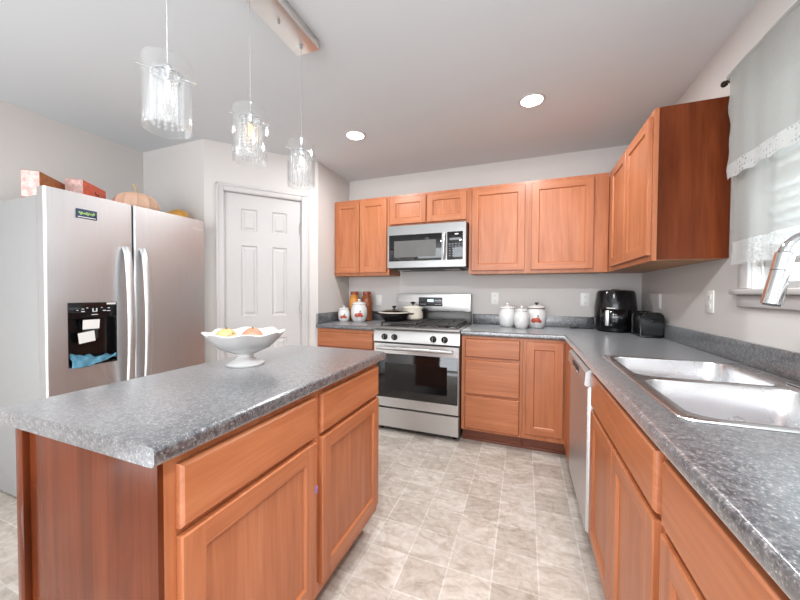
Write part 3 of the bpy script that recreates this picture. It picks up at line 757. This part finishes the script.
# pans on the range
pn = thing('skillet', (-2.055, -.43, .957), 'black deep pan with glass lid on the left front burner', 'pan')
R = .145; c0 = (-2.055, -.43, .957)
mb = MB(); mb.lathe([(1e-6, 0), (R * .66, 0), (R * .82, .018), (R * .97, .055), (R, .072), (R - .004, .072), (R * .94, .055), (R * .79, .022), (R * .6, .006), (1e-6, .005)], c0, 40); mb.build('pan_body', plain('black_nonstick', (22, 20, 20), .22), pn)
mb = MB(); mb.lathe([(R + .002, .073), (R + .003, .078), (R * .8, .094), (R * .4, .105), (.018, .108), (.018, .106), (R * .4, .102), (R * .8, .090), (R - .004, .074)], c0, 40, closed_ends=False); mb.build('pan_lid', LID_GLASS, pn)
mb = MB(); mb.lathe([(R + .001, .072), (R + .005, .074), (R + .005, .081), (R - .004, .082)], c0, 40, closed_ends=False); mb.build('lid_rim', CREAM, pn)
mb = MB(); mb.lathe([(.009, .108), (.009, .118), (.020, .122), (.021, .132), (.014, .137), (1e-6, .138)], c0, 20); mb.build('lid_knob', BLACK, pn)
for s in (-1, 1):
    mb = MB(); mb.tube([(c0[0] + s * (R - .003), c0[1] - .03, c0[2] + .062), (c0[0] + s * (R + .035), c0[1] - .025, c0[2] + .066), (c0[0] + s * (R + .035), c0[1] + .025, c0[2] + .066), (c0[0] + s * (R - .003), c0[1] + .03, c0[2] + .062)], .007, 8); mb.build('pan_handle', BLACK, pn)
pt = thing('saucepan', (-1.945, -.205, .957), 'cream lidded pot on the back burner behind the black pan', 'pot')
R = .10; c0 = (-1.945, -.205, .957)
mb = MB(); mb.lathe([(1e-6, 0), (R - .01, 0), (R, .012), (R, .105), (R + .004, .108), (R - .004, .108), (R - .005, .01), (1e-6, .008)], c0, 36); mb.build('pot_body', CREAM, pt)
mb = MB(); mb.lathe([(R + .006, .1085), (R + .006, .113), (R * .85, .124), (R * .4, .134), (1e-6, .136)], c0, 36); mb.build('pot_lid', CREAM, pt)
mb = MB(); mb.lathe([(.008, .136), (.009, .15), (.024, .154), (.025, .166), (.016, .172), (1e-6, .173)], c0, 20); mb.build('lid_knob', BLACK, pt)
mb = MB(); mb.tube([(c0[0] + R, c0[1] - .025, c0[2] + .09), (c0[0] + R + .04, c0[1] - .025, c0[2] + .098), (c0[0] + R + .04, c0[1] + .025, c0[2] + .098), (c0[0] + R, c0[1] + .025, c0[2] + .09)], .009, 8); mb.build('pot_handle', BLACK, pt)

# ------------------------------------------------------------------ microwave
MX0, MX1, MZ0, MZ1, MYF = -2.142, -1.394, 1.444, 1.846, -.375
mw = thing('microwave', ((MX0 + MX1) / 2, -.2, MZ0), 'stainless over-the-range microwave with black glass window', 'microwave')
MB().box(MX0 + .002, MX1 - .002, MYF, -.004, MZ0, MZ1, .003).build('microwave_body', DARK, mw)
MF = frame_back(MYF - .001)
slab(MF, MX0, MX1, MZ0 + .004, MZ1, t=.026, c=.004).build('front_shell', STEEL_M, mw)
mb = MB(); mb.obox(MF, MX0 + .020, -1.612, 1.512, 1.757, .0262, .0285, .001); md = mb.build('door_window', BLACK_GLASS, mw)
mb = MB(); mb.obox(MF, -2.07, -1.665, 1.548, 1.700, .0286, .0290); mb.build('window_screen', plain('grey_mesh_screen', (92, 90, 88), .22), mw)
mb = MB(); mb.obox(MF, -1.563, -1.423, 1.512, 1.760, .0262, .0285, .001); pnl = mb.build('control_panel', BLACK_GLASS, mw)
mb = MB()
for r in range(6):
    for k in range(4): mb.obox(MF, -1.545 + k * .027, -1.545 + k * .027 + .014, 1.545 + r * .021, 1.545 + r * .021 + .006, .0286, .029)
mb.obox(MF, -1.54, -1.44, 1.685, 1.705, .0286, .029); mb.build('keypad', plain('grey_key_print', (120, 122, 126), .5), pnl)
mb = MB(); mb.ball((-1.478, MYF - .0300, 1.738), .012, 12, (1.6, .15, .5)); mb.build('badge', PLASTIC_W, pnl)
mb = MB(); mb.tube([(-1.588, MYF - .030, 1.52), (-1.588, MYF - .052, 1.55), (-1.588, MYF - .056, 1.635), (-1.588, MYF - .052, 1.72), (-1.588, MYF - .030, 1.75)], .012, 12); mb.build('door_handle', STEEL, mw)
mb = MB(); mb.box(MX0 + .06, MX1 - .06, -.35, -.08, MZ0 - .010, MZ0 - .001, .002); mb.build('vent_grille', BLACK_MATT, mw)
for x in (-2.0, -1.53): MB().box(x - .07, x + .07, -.34, -.2, MZ0 - .014, MZ0 - .010, .001).build('filter', GREY, mw)

# ------------------------------------------------------------------ dishwasher
dw = thing('dishwasher', (-.33, -1.28, 0), 'stainless dishwasher between the corner cabinet and sink cabinet', 'dishwasher')
WY_0, WY_1 = -1.582, -.976
mb = MB(); mb.box(-.60, -.02, WY_0 + .004, WY_1 - .004, .02, .70); mb.box(-.60, -.568, WY_0 + .004, WY_1 - .004, .70, .868); mb.build('tub', DARK, dw)
DF = frame_right(-.601)
dd = slab(DF, WY_0 + .003, WY_1 - .003, .115, .790, t=.036, c=.004).build('dishwasher_door', STEEL, dw)
mb = MB(); prof = [(.0, .792), (.044, .792), (.050, .80), (.046, .855), (.030, .868), (.0, .868)]
a = [mb.bm.verts.new((-.601 - w, WY_0 + .003, z)) for w, z in prof]; b = [mb.bm.verts.new((-.601 - w, WY_1 - .003, z)) for w, z in prof]; mb.bridge(a, b); mb.cap(a); mb.cap(b)
cn = mb.build('control_console', STEEL, dw)
mb = MB(); mb.obox(DF, -1.40, -1.18, .812, .842, .0478, .0515, .003); mb.build('pocket_handle', DARK, cn)
mb = MB(); mb.obox(DF, -1.385, -1.195, .8125, .822, .0516, .056, .002); mb.build('handle_lip', CHROME, cn)
MB().box(-.560, -.54, WY_0 + .01, WY_1 - .01, 0.001, .11).build('toe_panel', BLACK_MATT, dw)

# ------------------------------------------------------------------ sink and faucet
sk = thing('kitchen_sink', (-.3, -1.87, H), 'stainless double-bowl drop-in sink below the window', 'sink')
def rrect(x0, x1, y0, y1, r, z, n=6):
    pts = []
    for (cx, cy, a0) in ((x1 - r, y1 - r, 0), (x0 + r, y1 - r, pi / 2), (x0 + r, y0 + r, pi), (x1 - r, y0 + r, 3 * pi / 2)):
        for k in range(n + 1):
            a = a0 + pi / 2 * k / n; pts.append((cx + r * cos(a), cy + r * sin(a), z))
    return pts
mb = MB(); bm = mb.bm
zt = H + .006
def ringv(pts): return [bm.verts.new(p) for p in pts]
outer_low = ringv(rrect(SX0, SX1, SY0, SY1, .035, H + .0012)); outer = ringv(rrect(SX0 + .003, SX1 - .003, SY0 + .003, SY1 - .003, .033, zt - .001)); outer_in = ringv(rrect(SX0 + .012, SX1 - .012, SY0 + .012, SY1 - .012, .028, zt))
mb.bridge(outer_low, outer); mb.bridge(outer, outer_in)
bowls = [(-.528, -.115, -1.852, -1.456), (-.528, -.115, -2.280, -1.886)]
edges = []
def loop_edges(r):
    out = []
    for i in range(len(r)):
        e = bm.edges.get((r[i], r[(i + 1) % len(r)])) or bm.edges.new((r[i], r[(i + 1) % len(r)])); out.append(e)
    return out
edges += loop_edges(outer_in)
for (x0, x1, y0, y1) in bowls:
    rs = []
    for ins, z in ((0, zt), (.004, zt - .0015), (.007, zt - .008), (.012, H - .10), (.018, H - .150), (.030, H - .168), (.055, H - .174)):
        rs.append(ringv(rrect(x0 + ins, x1 - ins, y0 + ins, y1 - ins, max(.06 - ins * .3, .02), z)))
    edges += loop_edges(rs[0])
    for a, b in zip(rs, rs[1:]): mb.bridge(a, b)
    mb.cap(rs[-1])
bmesh.ops.triangle_fill(bm, edges=edges, use_beauty=True, use_dissolve=False)
mb.build('basin', SINK_M, sk, 30)
for (x0, x1, y0, y1) in bowls:
    mb = MB(); mb.lathe([(.045, .0005), (.045, .003), (.035, .002), (.02, .0012), (1e-6, .0012)], ((x0 + x1) / 2, (y0 + y1) / 2, H - .174), 28); mb.build('drain', CHROME, sk)
fc = thing('faucet', (-.070, -1.98, H + .006), 'chrome pull-down gooseneck faucet behind the sink', 'faucet')
mb = MB(); mb.box(-.098, -.046, -2.12, -1.80, H + .0065, H + .014, .004); mb.build('deck_plate', CHROME, fc)
mb = MB(); mb.lathe([(.030, .0085), (.030, .016), (.024, .022), (.021, .09), (.018, .10), (1e-6, .10)], (-.070, -1.98, H + .006), 28); mb.build('faucet_body', CHROME, fc)
bx, by, yf_ = -.068, -1.98, -2.0; R_ = .076; zc_ = 1.312; pts = [(bx, by, H + .09 + k / 4 * (zc_ - H - .09)) for k in range(5)]
for k in range(1, 17):
    a = pi * .90 * k / 16; pts.append((bx - R_ * (1 - cos(a)), by + (yf_ - by) * k / 16, zc_ + R_ * sin(a)))
mb = MB(); mb.tube(pts, .0162, 16); mb.build('gooseneck', CHROME, fc)
e = V3(pts[-1]); q0 = V3((-.245, yf_ - .004, 1.188)); dn = q0 - e; dn.normalize()
mb = MB(); mb.tube([e - dn * .004, e, e + dn * .012, e + dn * .06, q0 - dn * .002, q0], [.0165, .0205, .0205, .0205, .0235, .0220], 20); sp = mb.build('spray_head', CHROME, fc)
mb = MB(); mb.tube([e + dn * .050, e + dn * .052], .0210, 20); mb.build('spray_seam', DARK, fc)
mb = MB(); mb.tube([q0 + dn * .0003, q0 + dn * .002], .0190, 20); mb.build('spray_nozzle', DARK, fc)
mb = MB(); mb.tube([(-.070, -2.0, H + .07), (-.070, -2.02, H + .08), (-.062, -2.07, H + .12)], [.008, .008, .006], 10); mb.build('lever', CHROME, fc)

# ------------------------------------------------------------------ window dressing
bl = thing('window_blind', (.035, -2.07, WZ1), 'white horizontal slat blind inside the window behind the curtain', 'blind')
mb = MB(); mb.box(.010, .055, WY0 + .012, WY1 - .012, WZ1 - .045, WZ1 - .002, .003); mb.build('headrail', WHITE, bl)
mb = MB(); z = WZ1 - .075
SLAT = plain('white_slat', (240, 240, 238), .5, var=.01)
nsl = 0
while z > 1.385:
    n0 = len(mb.bm.verts); old = set(mb.bm.verts)
    mb.box(-.024, .024, WY0 + .015, WY1 - .015, -.0014, .0014)
    M = Matrix.Translation((.033, 0, z)) @ Matrix.Rotation(radians(38), 4, 'Y')
    for v in mb.bm.verts:
        if v not in old: v.co = M @ v.co
    z -= .043
mb.build('slats', SLAT, bl)
mb = MB(); mb.box(.010, .056, WY0 + .015, WY1 - .015, 1.335, 1.360, .004); mb.build('bottom_rail', WHITE, bl)
for y in (WY1 - .12, WY0 + .12): MB().tube([(.033, y, 1.36), (.033, y, WZ1 - .04)], .0015, 6).build('lift_cord', WHITE, bl)
mb = MB(); mb.tube([(.004, WY1 - .055, WZ1 - .05), (.004, WY1 - .055, 1.30)], .004, 8); mb.build('tilt_wand', WHITE, bl)

CY0, CY1 = -2.80, -1.352
rod = thing('curtain_rod', (-.06, -2.07, 2.19), 'dark curtain rod with small end cap beside the wall cabinet', 'curtain rod')
mb = MB(); mb.tube([(-.060, CY0 - .06, 2.192), (-.060, CY1 + .045, 2.192)], .006, 10); mb.build('pole', plain('dark_bronze', (52, 42, 36), .35, .6), rod)
mb = MB(); mb.ball((-.060, CY1 + .05, 2.192), .014, 12); mb.build('end_cap', plain('dark_bronze_cap', (40, 32, 28), .35, .6), rod)
for (e0, e1) in ((CY1 + .012, CY1 + .022), (CY0 - .022, CY0 - .012)):
    mb = MB(); mb.box(-.064, -.003, e0, e1, 2.176, 2.185, .002); mb.box(-.004, -.001, e0 - .01, e1 + .01, 2.16, 2.215); mb.build('bracket', plain('bracket_bronze', (60, 50, 42), .4, .6), rod)
def drape(x, z0, z1, amp, ph, ripple, name, mat, parent, frac0=0.0, ny=150, nz=14, ztop=2.192, zbot=1.349, y0_=-1.352):
    mb = MB(); rows = []
    for j in range(nz + 1):
        z = z0 + (z1 - z0) * j / nz; row = []
        for i in range(ny + 1):
            u = i / ny; y = y0_ + (CY0 - y0_) * u
            k = (ztop - z) / (ztop - zbot)
            w = amp * (.45 + .75 * k) * (sin(u * 46 + ph) * .6 + sin(u * 83 + ph * 2.1) * .25 + sin(u * 19 + ph) * .3)
            yy = y + (.008 * sin(z * 21 + ph) + .006 * sin(z * 47)) * (1 if u < .02 or u > .98 else 0)
            zz = z + (ripple * sin(u * 90) if (j == 0) else 0)
            row.append(mb.bm.verts.new((x + w, yy, zz)))
        rows.append(row)
    for a, b in zip(rows, rows[1:]):
        for i in range(ny): mb.bm.faces.new((a[i], a[i + 1], b[i + 1], b[i]))
    return mb.build(name, mat, parent, 80, normals=False)
cu = thing('sheer_curtain', (-.05, -2.07, 2.19), 'sheer cream curtain with lace hems hanging over the sink window', 'curtain')
drape(-.047, 1.451, 2.198, .0075, 0.4, 0, 'lower_tier', SHEER, cu)
drape(-.047, 1.349, 1.4509, .0075, 0.4, .004, 'lace_hem', LACE, cu)
drape(-.072, 1.795, 2.205, .0055, 1.9, 0, 'valance', SHEER, cu, y0_=-1.372)
drape(-.072, 1.730, 1.7949, .0055, 1.9, .004, 'valance_lace', LACE, cu, y0_=-1.372)
mb = MB(); mb.tube([(-.060, CY1 + .004, 2.194), (-.060, CY0 - .004, 2.194)], .014, 10, cap=False); mb.build('rod_pocket', SHEER, cu)

# ------------------------------------------------------------------ lights in the ceiling
for (x, y, lab) in ((-.885, -.965, 'round lit recessed ceiling light above the counter corner, right one'), (-2.19, -.945, 'round lit recessed ceiling light near the pantry wall, left one')):
    t = thing('recessed_light', (x, y, ZC), lab, 'ceiling light', 'recessed ceiling lights')
    mb = MB(); mb.lathe([(.066, -.003), (.070, -.007), (.080, -.005), (.084, -.0005), (.066, -.0005)], (x, y, ZC), 36, closed_ends=False); mb.build('trim_ring', WHITE, t)
    mb = MB(); mb.lathe([(1e-6, -.004), (.066, -.004), (.066, -.001), (1e-6, -.001)], (x, y, ZC), 36); mb.build('lens', LENS, t)
    area('downlight', (x, y, ZC - .02), (0, 0, 0), .11, .11, 9.5, (.96, .985, 1.0), 'DISK')

# pendant fixture
PX, PYS, PTOP, PBOT, PR = -1.950, (-1.930, -2.250, -2.575), 1.945, 1.738, .0655
cnp = thing('ceiling_canopy', (PX, -2.25, ZC), 'long polished rectangular ceiling bar carrying the pendant lamps', 'light canopy')
MB().box(PX - .066, PX + .066, -2.630, -1.873, ZC - .046, ZC - .001, .002).build('canopy_bar', CANOPY_M, cnp)
mb = MB()
for y in (-2.085, -2.415): mb.lathe([(.006, 0), (.006, -.008), (.004, -.012), (1e-6, -.0125)], (PX, y, ZC - .046), 14)
mb.build('canopy_screws', GREY, cnp)
RD = V3((sin(radians(28)), cos(radians(28)), 0))
for i, y in enumerate(PYS):
    lab = ('clear glass cylinder pendant with crystal strands, smallest, at the far end of the bar', 'clear glass cylinder pendant with amber-glowing crystal strands, middle of three', 'clear glass cylinder pendant with crystal strands, largest, at the near end')[i]
    t = thing('pendant_lamp', (PX, y, PBOT), lab, 'pendant lamp', 'glass pendant lamps over the island')
    dz_ = (0, 0, -.023)[i]; PTOP, PBOT = 1.945 + dz_, 1.738 + dz_
    c0 = V3((PX, y, 0))
    mb = MB(); mb.tube([c0 + V3((0, 0, PTOP - .03)), c0 + V3((0, 0, ZC - .0465))], .0014, 8); mb.lathe([(.008, 0), (.008, -.01), (.003, -.016)], (PX, y, ZC - .0468), 12); mb.build('cord', plain('clear_grey_cord', (150, 150, 150), .3), t)
    mb = MB(); mb.lathe([(PR, PBOT), (PR, PTOP), (PR - .004, PTOP), (PR - .004, PBOT), (PR, PBOT)], c0, 48, closed_ends=False); mb.build('glass_shade', SHADE_GLASS, t, 40)
    mb = MB(); mb.tube([c0 + RD * -.076 + V3((0, 0, PTOP - .035)), c0 + RD * .076 + V3((0, 0, PTOP - .035))], .0022, 8); mb.build('cross_rod', CHROME, t)
    mb = MB(); mb.lathe([(1e-6, PTOP - .010), (.012, PTOP - .010), (.014, PTOP - .02), (.014, PTOP - .055), (.010, PTOP - .06), (1e-6, PTOP - .06)], c0, 20); mb.lathe([(.046, PTOP - .042), (.046, PTOP - .039), (.036, PTOP - .039), (.036, PTOP - .042), (.046, PTOP - .042)], c0, 28, closed_ends=False); mb.obox((c0 + V3((0, 0, PTOP - .0405)), RD, V3((-RD.y, RD.x, 0)), V3((0, 0, 1))), -.04, .04, -.003, .003, -.0012, .0012); mb.build('lamp_socket', CHROME, t)
    mb = MB(); mb.lathe([(1e-6, PTOP - .060), (.007, PTOP - .061), (.008, PTOP - .085), (.006, PTOP - .10), (1e-6, PTOP - .103)], c0, 16); mb.build('bulb', BULB_AMBER if i == 1 else BULB, t)
    mb = MB()
    for k in range(14):
        a = 2 * pi * k / 14
        for q in range(12):
            z = PTOP - .050 - q * .0125; mb.ball((PX + .041 * cos(a), y + .041 * sin(a), z), .0055, 6, (1, 1, 1.05))
    for k in range(7):
        a = 2 * pi * k / 7 + .2
        for q in range(11):
            z = PTOP - .056 - q * .0125; mb.ball((PX + .022 * cos(a), y + .022 * sin(a), z), .005, 6)
    mb.build('crystal_strands', CRYSTAL, t, 20)
    pl = bpy.data.lights.new('pendant_glow', 'POINT'); pl.energy = .05; pl.shadow_soft_size = .012; pl.color = (1, .82, .58) if i == 1 else (1, .93, .82)
    po = bpy.data.objects.new('pendant_glow', pl); COL.objects.link(po); po.location = (PX, y, PTOP - .115)

# ------------------------------------------------------------------ things on the counters
def canister(name, x, y, r, h, label, knob_mat, apple=False, group='white canisters', face=(0.3, -1)):
    t = thing(name, (x, y, H + .001), label, 'canister', group); c0 = (x, y, H + .001)
    hb = h * .76
    mb = MB(); mb.lathe([(1e-6, 0), (r * .70, 0), (r * .78, .006), (r * .93, hb * .22), (r, hb * .5), (r * .96, hb * .78), (r * .80, hb * .96), (r * .78, hb), (r * .70, hb), (1e-6, hb * .99)], c0, 40); mb.build('jar_body', CERAMIC, t)
    mb = MB(); mb.lathe([(r * .80, hb + .0005), (r * .86, hb + .006), (r * .82, hb + .012), (r * .55, hb + (h - hb) * .42), (r * .18, hb + (h - hb) * .55), (1e-6, hb + (h - hb) * .56)], c0, 40); ld = mb.build('jar_lid', CERAMIC, t)
    mb = MB(); z = hb + (h - hb) * .54; mb.lathe([(r * .10, z), (r * .11, z + (h - z) * .3), (r * .22, z + (h - z) * .55), (r * .18, z + (h - z) * .9), (1e-6, h)], c0, 20); mb.build('lid_knob', knob_mat, t)
    if knob_mat is not CERAMIC:
        mb = MB(); mb.lathe([(r * .835, hb - .001), (r * .875, hb + .002), (r * .875, hb + .006), (r * .83, hb + .008)], c0, 40, closed_ends=False); mb.build('lid_band', plain('brown_band', (110, 86, 66), .4), t)
    if apple:
        a0 = math.atan2(face[1], face[0])
        def on(da, z, rr, sx=1.0):
            a = a0 + da; zz = z / hb
            R = r * (1 - .16 * (2 * (zz - .5)) ** 2)
            M = Matrix.Translation((x + R * cos(a), y + R * sin(a), H + .001 + z)) @ Matrix.Rotation(a, 4, 'Z')
            b = MB(); b.ball((0, 0, 0), rr, 14, (.16, 1, .92)); b.rot(M); return b
        for da, z, rr in ((-.26, hb * .40, r * .27), (.10, hb * .44, r * .29), (.38, hb * .36, r * .17)):
            on(da, z, rr).build('painted_apple', RED_PAINT, t)
        on(.16, hb * .63, r * .10).build('painted_leaf', LEAF, t)
    return t
canister('canister', -1.056, -.160, .077, .215, 'white ceramic canister at left of three right of the range', CERAMIC)
canister('canister', -.935, -.262, .063, .195, 'small plain white ceramic canister in front, middle of three', CERAMIC)
canister('canister', -.812, -.155, .082, .225, 'white apple canister with dark lid knob, right of the range', plain('dark_brown_knob', (48, 36, 30), .3), True, face=(-.05, -1))
canister('canister', -2.512, -.270, .084, .235, 'larger white apple canister on the counter left of the range', CERAMIC, True, face=(.5, -1))
canister('canister', -2.672, -.300, .062, .165, 'smallest white apple canister at the far left end of the counter', CERAMIC, True, face=(.45, -1))
AMBER = plain('amber_jar_glaze', (208, 138, 62), .2, var=.15, vscale=30); RUST = plain('rust_lid', (158, 66, 44), .35)
BROWN_J = plain('brown_jar_glaze', (148, 84, 50), .22, var=.2, vscale=30)
for (x, y, mt, lab) in ((-2.650, -.115, AMBER, 'amber jar with rust lid behind the small canister'), (-2.505, -.105, BROWN_J, 'brown jar with rust lid behind the larger apple canister')):
    t = thing('storage_jar', (x, y, H + .001), lab, 'jar', 'amber and brown jars'); c0 = (x, y, H + .001); r = .060
    mb = MB(); mb.lathe([(1e-6, 0), (r * .9, 0), (r, .01), (r, .19), (r * .93, .235), (r * .68, .265), (r * .62, .28), (1e-6, .28)], c0, 32); mb.build('jar_body', mt, t)
    mb = MB(); mb.lathe([(r * .64, .2805), (r * .74, .284), (r * .74, .306), (r * .6, .312), (1e-6, .313)], c0, 28); mb.build('jar_lid', RUST, t)

# air fryer
ax, ay = -.228, -.192
af = thing('air_fryer', (ax, ay, H + .001), 'glossy black air fryer in the counter corner', 'air fryer')
c0 = (ax, ay, H + .001)
mb = MB(); mb.lathe([(1e-6, 0), (.120, 0), (.134, .012), (.146, .10), (.145, .20), (.134, .30), (.124, .325), (.10, .333), (1e-6, .336)], c0, 48); mb.build('fryer_body', BLACK, af)
fa = math.atan2(-1, -.30); fd = V3((cos(fa), sin(fa), 0)); ft = V3((-sin(fa), cos(fa), 0))
AF = (V3(c0), ft, V3((0, 0, 1)), fd)
mb = MB()
rr = []
for z in (.035, .12, .185):
    row = []
    for k in range(15):
        a = fa - .62 + 1.24 * k / 14; row.append(mb.bm.verts.new((ax + .1505 * cos(a), ay + .1505 * sin(a), H + z)))
    rr.append(row)
for a, b in zip(rr, rr[1:]):
    for k in range(14): mb.bm.faces.new((a[k], a[k + 1], b[k + 1], b[k]))
bk = mb.build('basket_front', BLACK_GLASS, af, 60); sm = bk.modifiers.new('t', 'SOLIDIFY'); sm.thickness = .006; sm.offset = 0
mb = MB(); mb.obox(AF, -.052, -.024, .055, .175, .150, .182, .006); mb.build('basket_handle', plain('silver_handle', (190, 190, 190), .3, .8), af)
mb = MB(); mb.obox(AF, -.045, .010, .188, .194, .143, .1475); mb.build('badge', PLASTIC_W, af)
mb = MB(); mb.ball((ax, ay, H + .337), .03, 16, (1, 1, .15)); mb.build('top_vent', DARK, af)
# its cord
mb = MB(); mb.tube([(-.36, -.11, H + .006), (-.42, -.10, H + .005), (-.48, -.085, H + .005), (-.54, -.11, H + .005), (-.50, -.06, H + .005), (-.46, -.045, H + .005)], .0035, 8); o = mb.build('power_cord', BLACK, None); tag(o, 'black power cord lying on the counter left of the air fryer', 'cord')
mb = None
# toaster
tx0, tx1, ty0, ty1 = -.158, -.030, -.585, -.345
ts = thing('toaster', ((tx0 + tx1) / 2, (ty0 + ty1) / 2, H + .001), 'black toaster with dark steel side in front of the air fryer', 'toaster')
def rprism(x0, x1, y0, y1, z0, z1, r):
    mb = MB(); pr = [(x0, z0), (x1, z0)] + [(x1 - r + r * cos(a), z1 - r + r * sin(a)) for a in [i * pi / 16 for i in range(9)]] + [(x0 + r - r * sin(a), z1 - r + r * cos(a)) for a in [i * pi / 16 for i in range(9)]]
    a = [mb.bm.verts.new((x, y0, z)) for x, z in pr]; b = [mb.bm.verts.new((x, y1, z)) for x, z in pr]; mb.bridge(a, b); mb.cap(a); mb.cap(b); return mb
rprism(tx0, tx1, ty0 + .03, ty1 - .03, H + .012, H + .172, .030).build('toaster_shell', plain('dark_chrome_shell', (84, 82, 82), .2, .9), ts)
for (a, b) in ((ty0, ty0 + .032), (ty1 - .032, ty1)):
    mb = rprism(tx0 - .004, tx1 + .004, a, b, H + .008, H + .178, .040)
    bmesh.ops.bevel(mb.bm, geom=[e for e in mb.bm.edges if e.calc_length() > .001 and all(abs(v.co.y - (a if a == ty0 else b)) < 1e-4 for v in e.verts)], offset=.012, segments=3, affect='EDGES')
    mb.build('end_cap', BLACK, ts)
mb = MB(); mb.box(tx0 + .01, tx1 - .01, ty0 + .012, ty1 - .012, H + .001, H + .014, .002); mb.build('foot_base', BLACK, ts)
mb = MB()
for x in (-.118, -.072): mb.box(x - .012, x + .012, ty0 + .05, ty1 - .05, H + .1715, H + .1735)
mb.build('bread_slots', BLACK_MATT, ts)
MB().box(-.110, -.078, ty0 - .02, ty0 - .001, H + .115, H + .128, .003).build('lever', BLACK, ts)

# pedestal fruit bowl
bx, by = -2.000, -2.232
bw = thing('pedestal_bowl', (bx, by, H + .001), 'white scalloped pedestal bowl on the island', 'bowl'); c0 = (bx, by, H + .001)
def sc(rr, hh, a):
    k = max(0, (rr - .09) / .06); return (rr * (1 + .045 * k * cos(a * 8)), hh + .0045 * k * cos(a * 8))
mb = MB(); mb.lathe([(1e-6, .046), (.05, .050), (.098, .072), (.132, .104), (.152, .134), (.148, .137), (.126, .108), (.092, .079), (.05, .058), (1e-6, .055)], c0, 96, mod=sc); mb.build('dish', CERAMIC, bw)
mb = MB(); mb.lathe([(1e-6, 0), (.073, 0), (.075, .006), (.062, .014), (.040, .022), (.031, .034), (.034, .045), (.046, .050), (1e-6, .0505)], c0, 48); mb.build('pedestal', CERAMIC, bw)
PEACH = plain('peach_orange_skin', (226, 158, 120), .5, var=.2, vscale=40); YEL = plain('yellow_orange_skin', (224, 172, 116), .5, var=.2, vscale=40); PK = plain('pink_red_skin', (216, 132, 106), .5, var=.25, vscale=50)
for (dx, dy, dz, r, mt, lab) in ((-.056, -.045, .112, .042, YEL, 'yellow-orange fruit in the pedestal bowl, left one'), (.048, -.010, .112, .044, PK, 'pinkish red fruit in the pedestal bowl, right one'), (-.014, .050, .112, .038, PEACH, 'peach coloured fruit in the pedestal bowl, at the back'), (.016, -.078, .106, .032, PEACH, 'small peach coloured fruit between the yellow and pink fruits')):
    t = thing('fruit', (bx + dx, by + dy, H + dz + .004), lab, 'fruit', 'fruit in the pedestal bowl')
    dz += .004
    mb = MB(); prof = [(1e-6, -r * .78)] + [(r * sin(pi * k / 10), -r * .86 * cos(pi * k / 10)) for k in range(1, 10)] + [(1e-6, r * .74)]
    mb.lathe(prof, (bx + dx, by + dy, H + dz), 24, mod=lambda rr, hh, a: (rr * (1 - .05 * abs(sin(a * 2.5))), hh)); mb.build('fruit_body', mt, t)
    mb = MB(); mb.tube([(bx + dx, by + dy, H + dz + r * .7), (bx + dx + .003, by + dy, H + dz + r * .95)], .003, 6); mb.build('stem', LEAF, t)

# outlets
def outlet(fr, u, v, label, w=.070, h=.115):
    O = fr[0] + fr[1] * u + fr[2] * v
    t = thing('wall_outlet', O, label, 'outlet', 'white wall outlets')
    mb = MB(); mb.obox(fr, u - w / 2, u + w / 2, v - h / 2, v + h / 2, .001, .007, .002); pl_ = mb.build('cover_plate', PLASTIC_W, t)
    for dv in (-.024, .024):
        mb = MB(); mb.obox(fr, u - .017, u + .017, v + dv - .014, v + dv + .014, .0065, .009, .002); mb.build('socket', PLASTIC_W, t)
        mb = MB()
        for du in (-.006, .006): mb.obox(fr, u + du - .001, u + du + .001, v + dv - .003, v + dv + .006, .009, .0093)
        mb.build('slots', DARK, t)
BW = frame_back(0); RW = frame_right(0)
outlet(BW, -2.41, 1.136, 'white wall outlet left of the range backguard above the pan')
outlet(BW, -1.18, 1.168, 'white wall outlet above the white canisters right of the range')
outlet(BW, -.415, 1.165, 'white wall outlet partly hidden behind the air fryer')
outlet(RW, -.40, 1.165, 'white wall outlet on the window wall above the toaster')
outlet(RW, -1.092, 1.178, 'white wall outlet on the window wall left of the sink window', .074, .118)
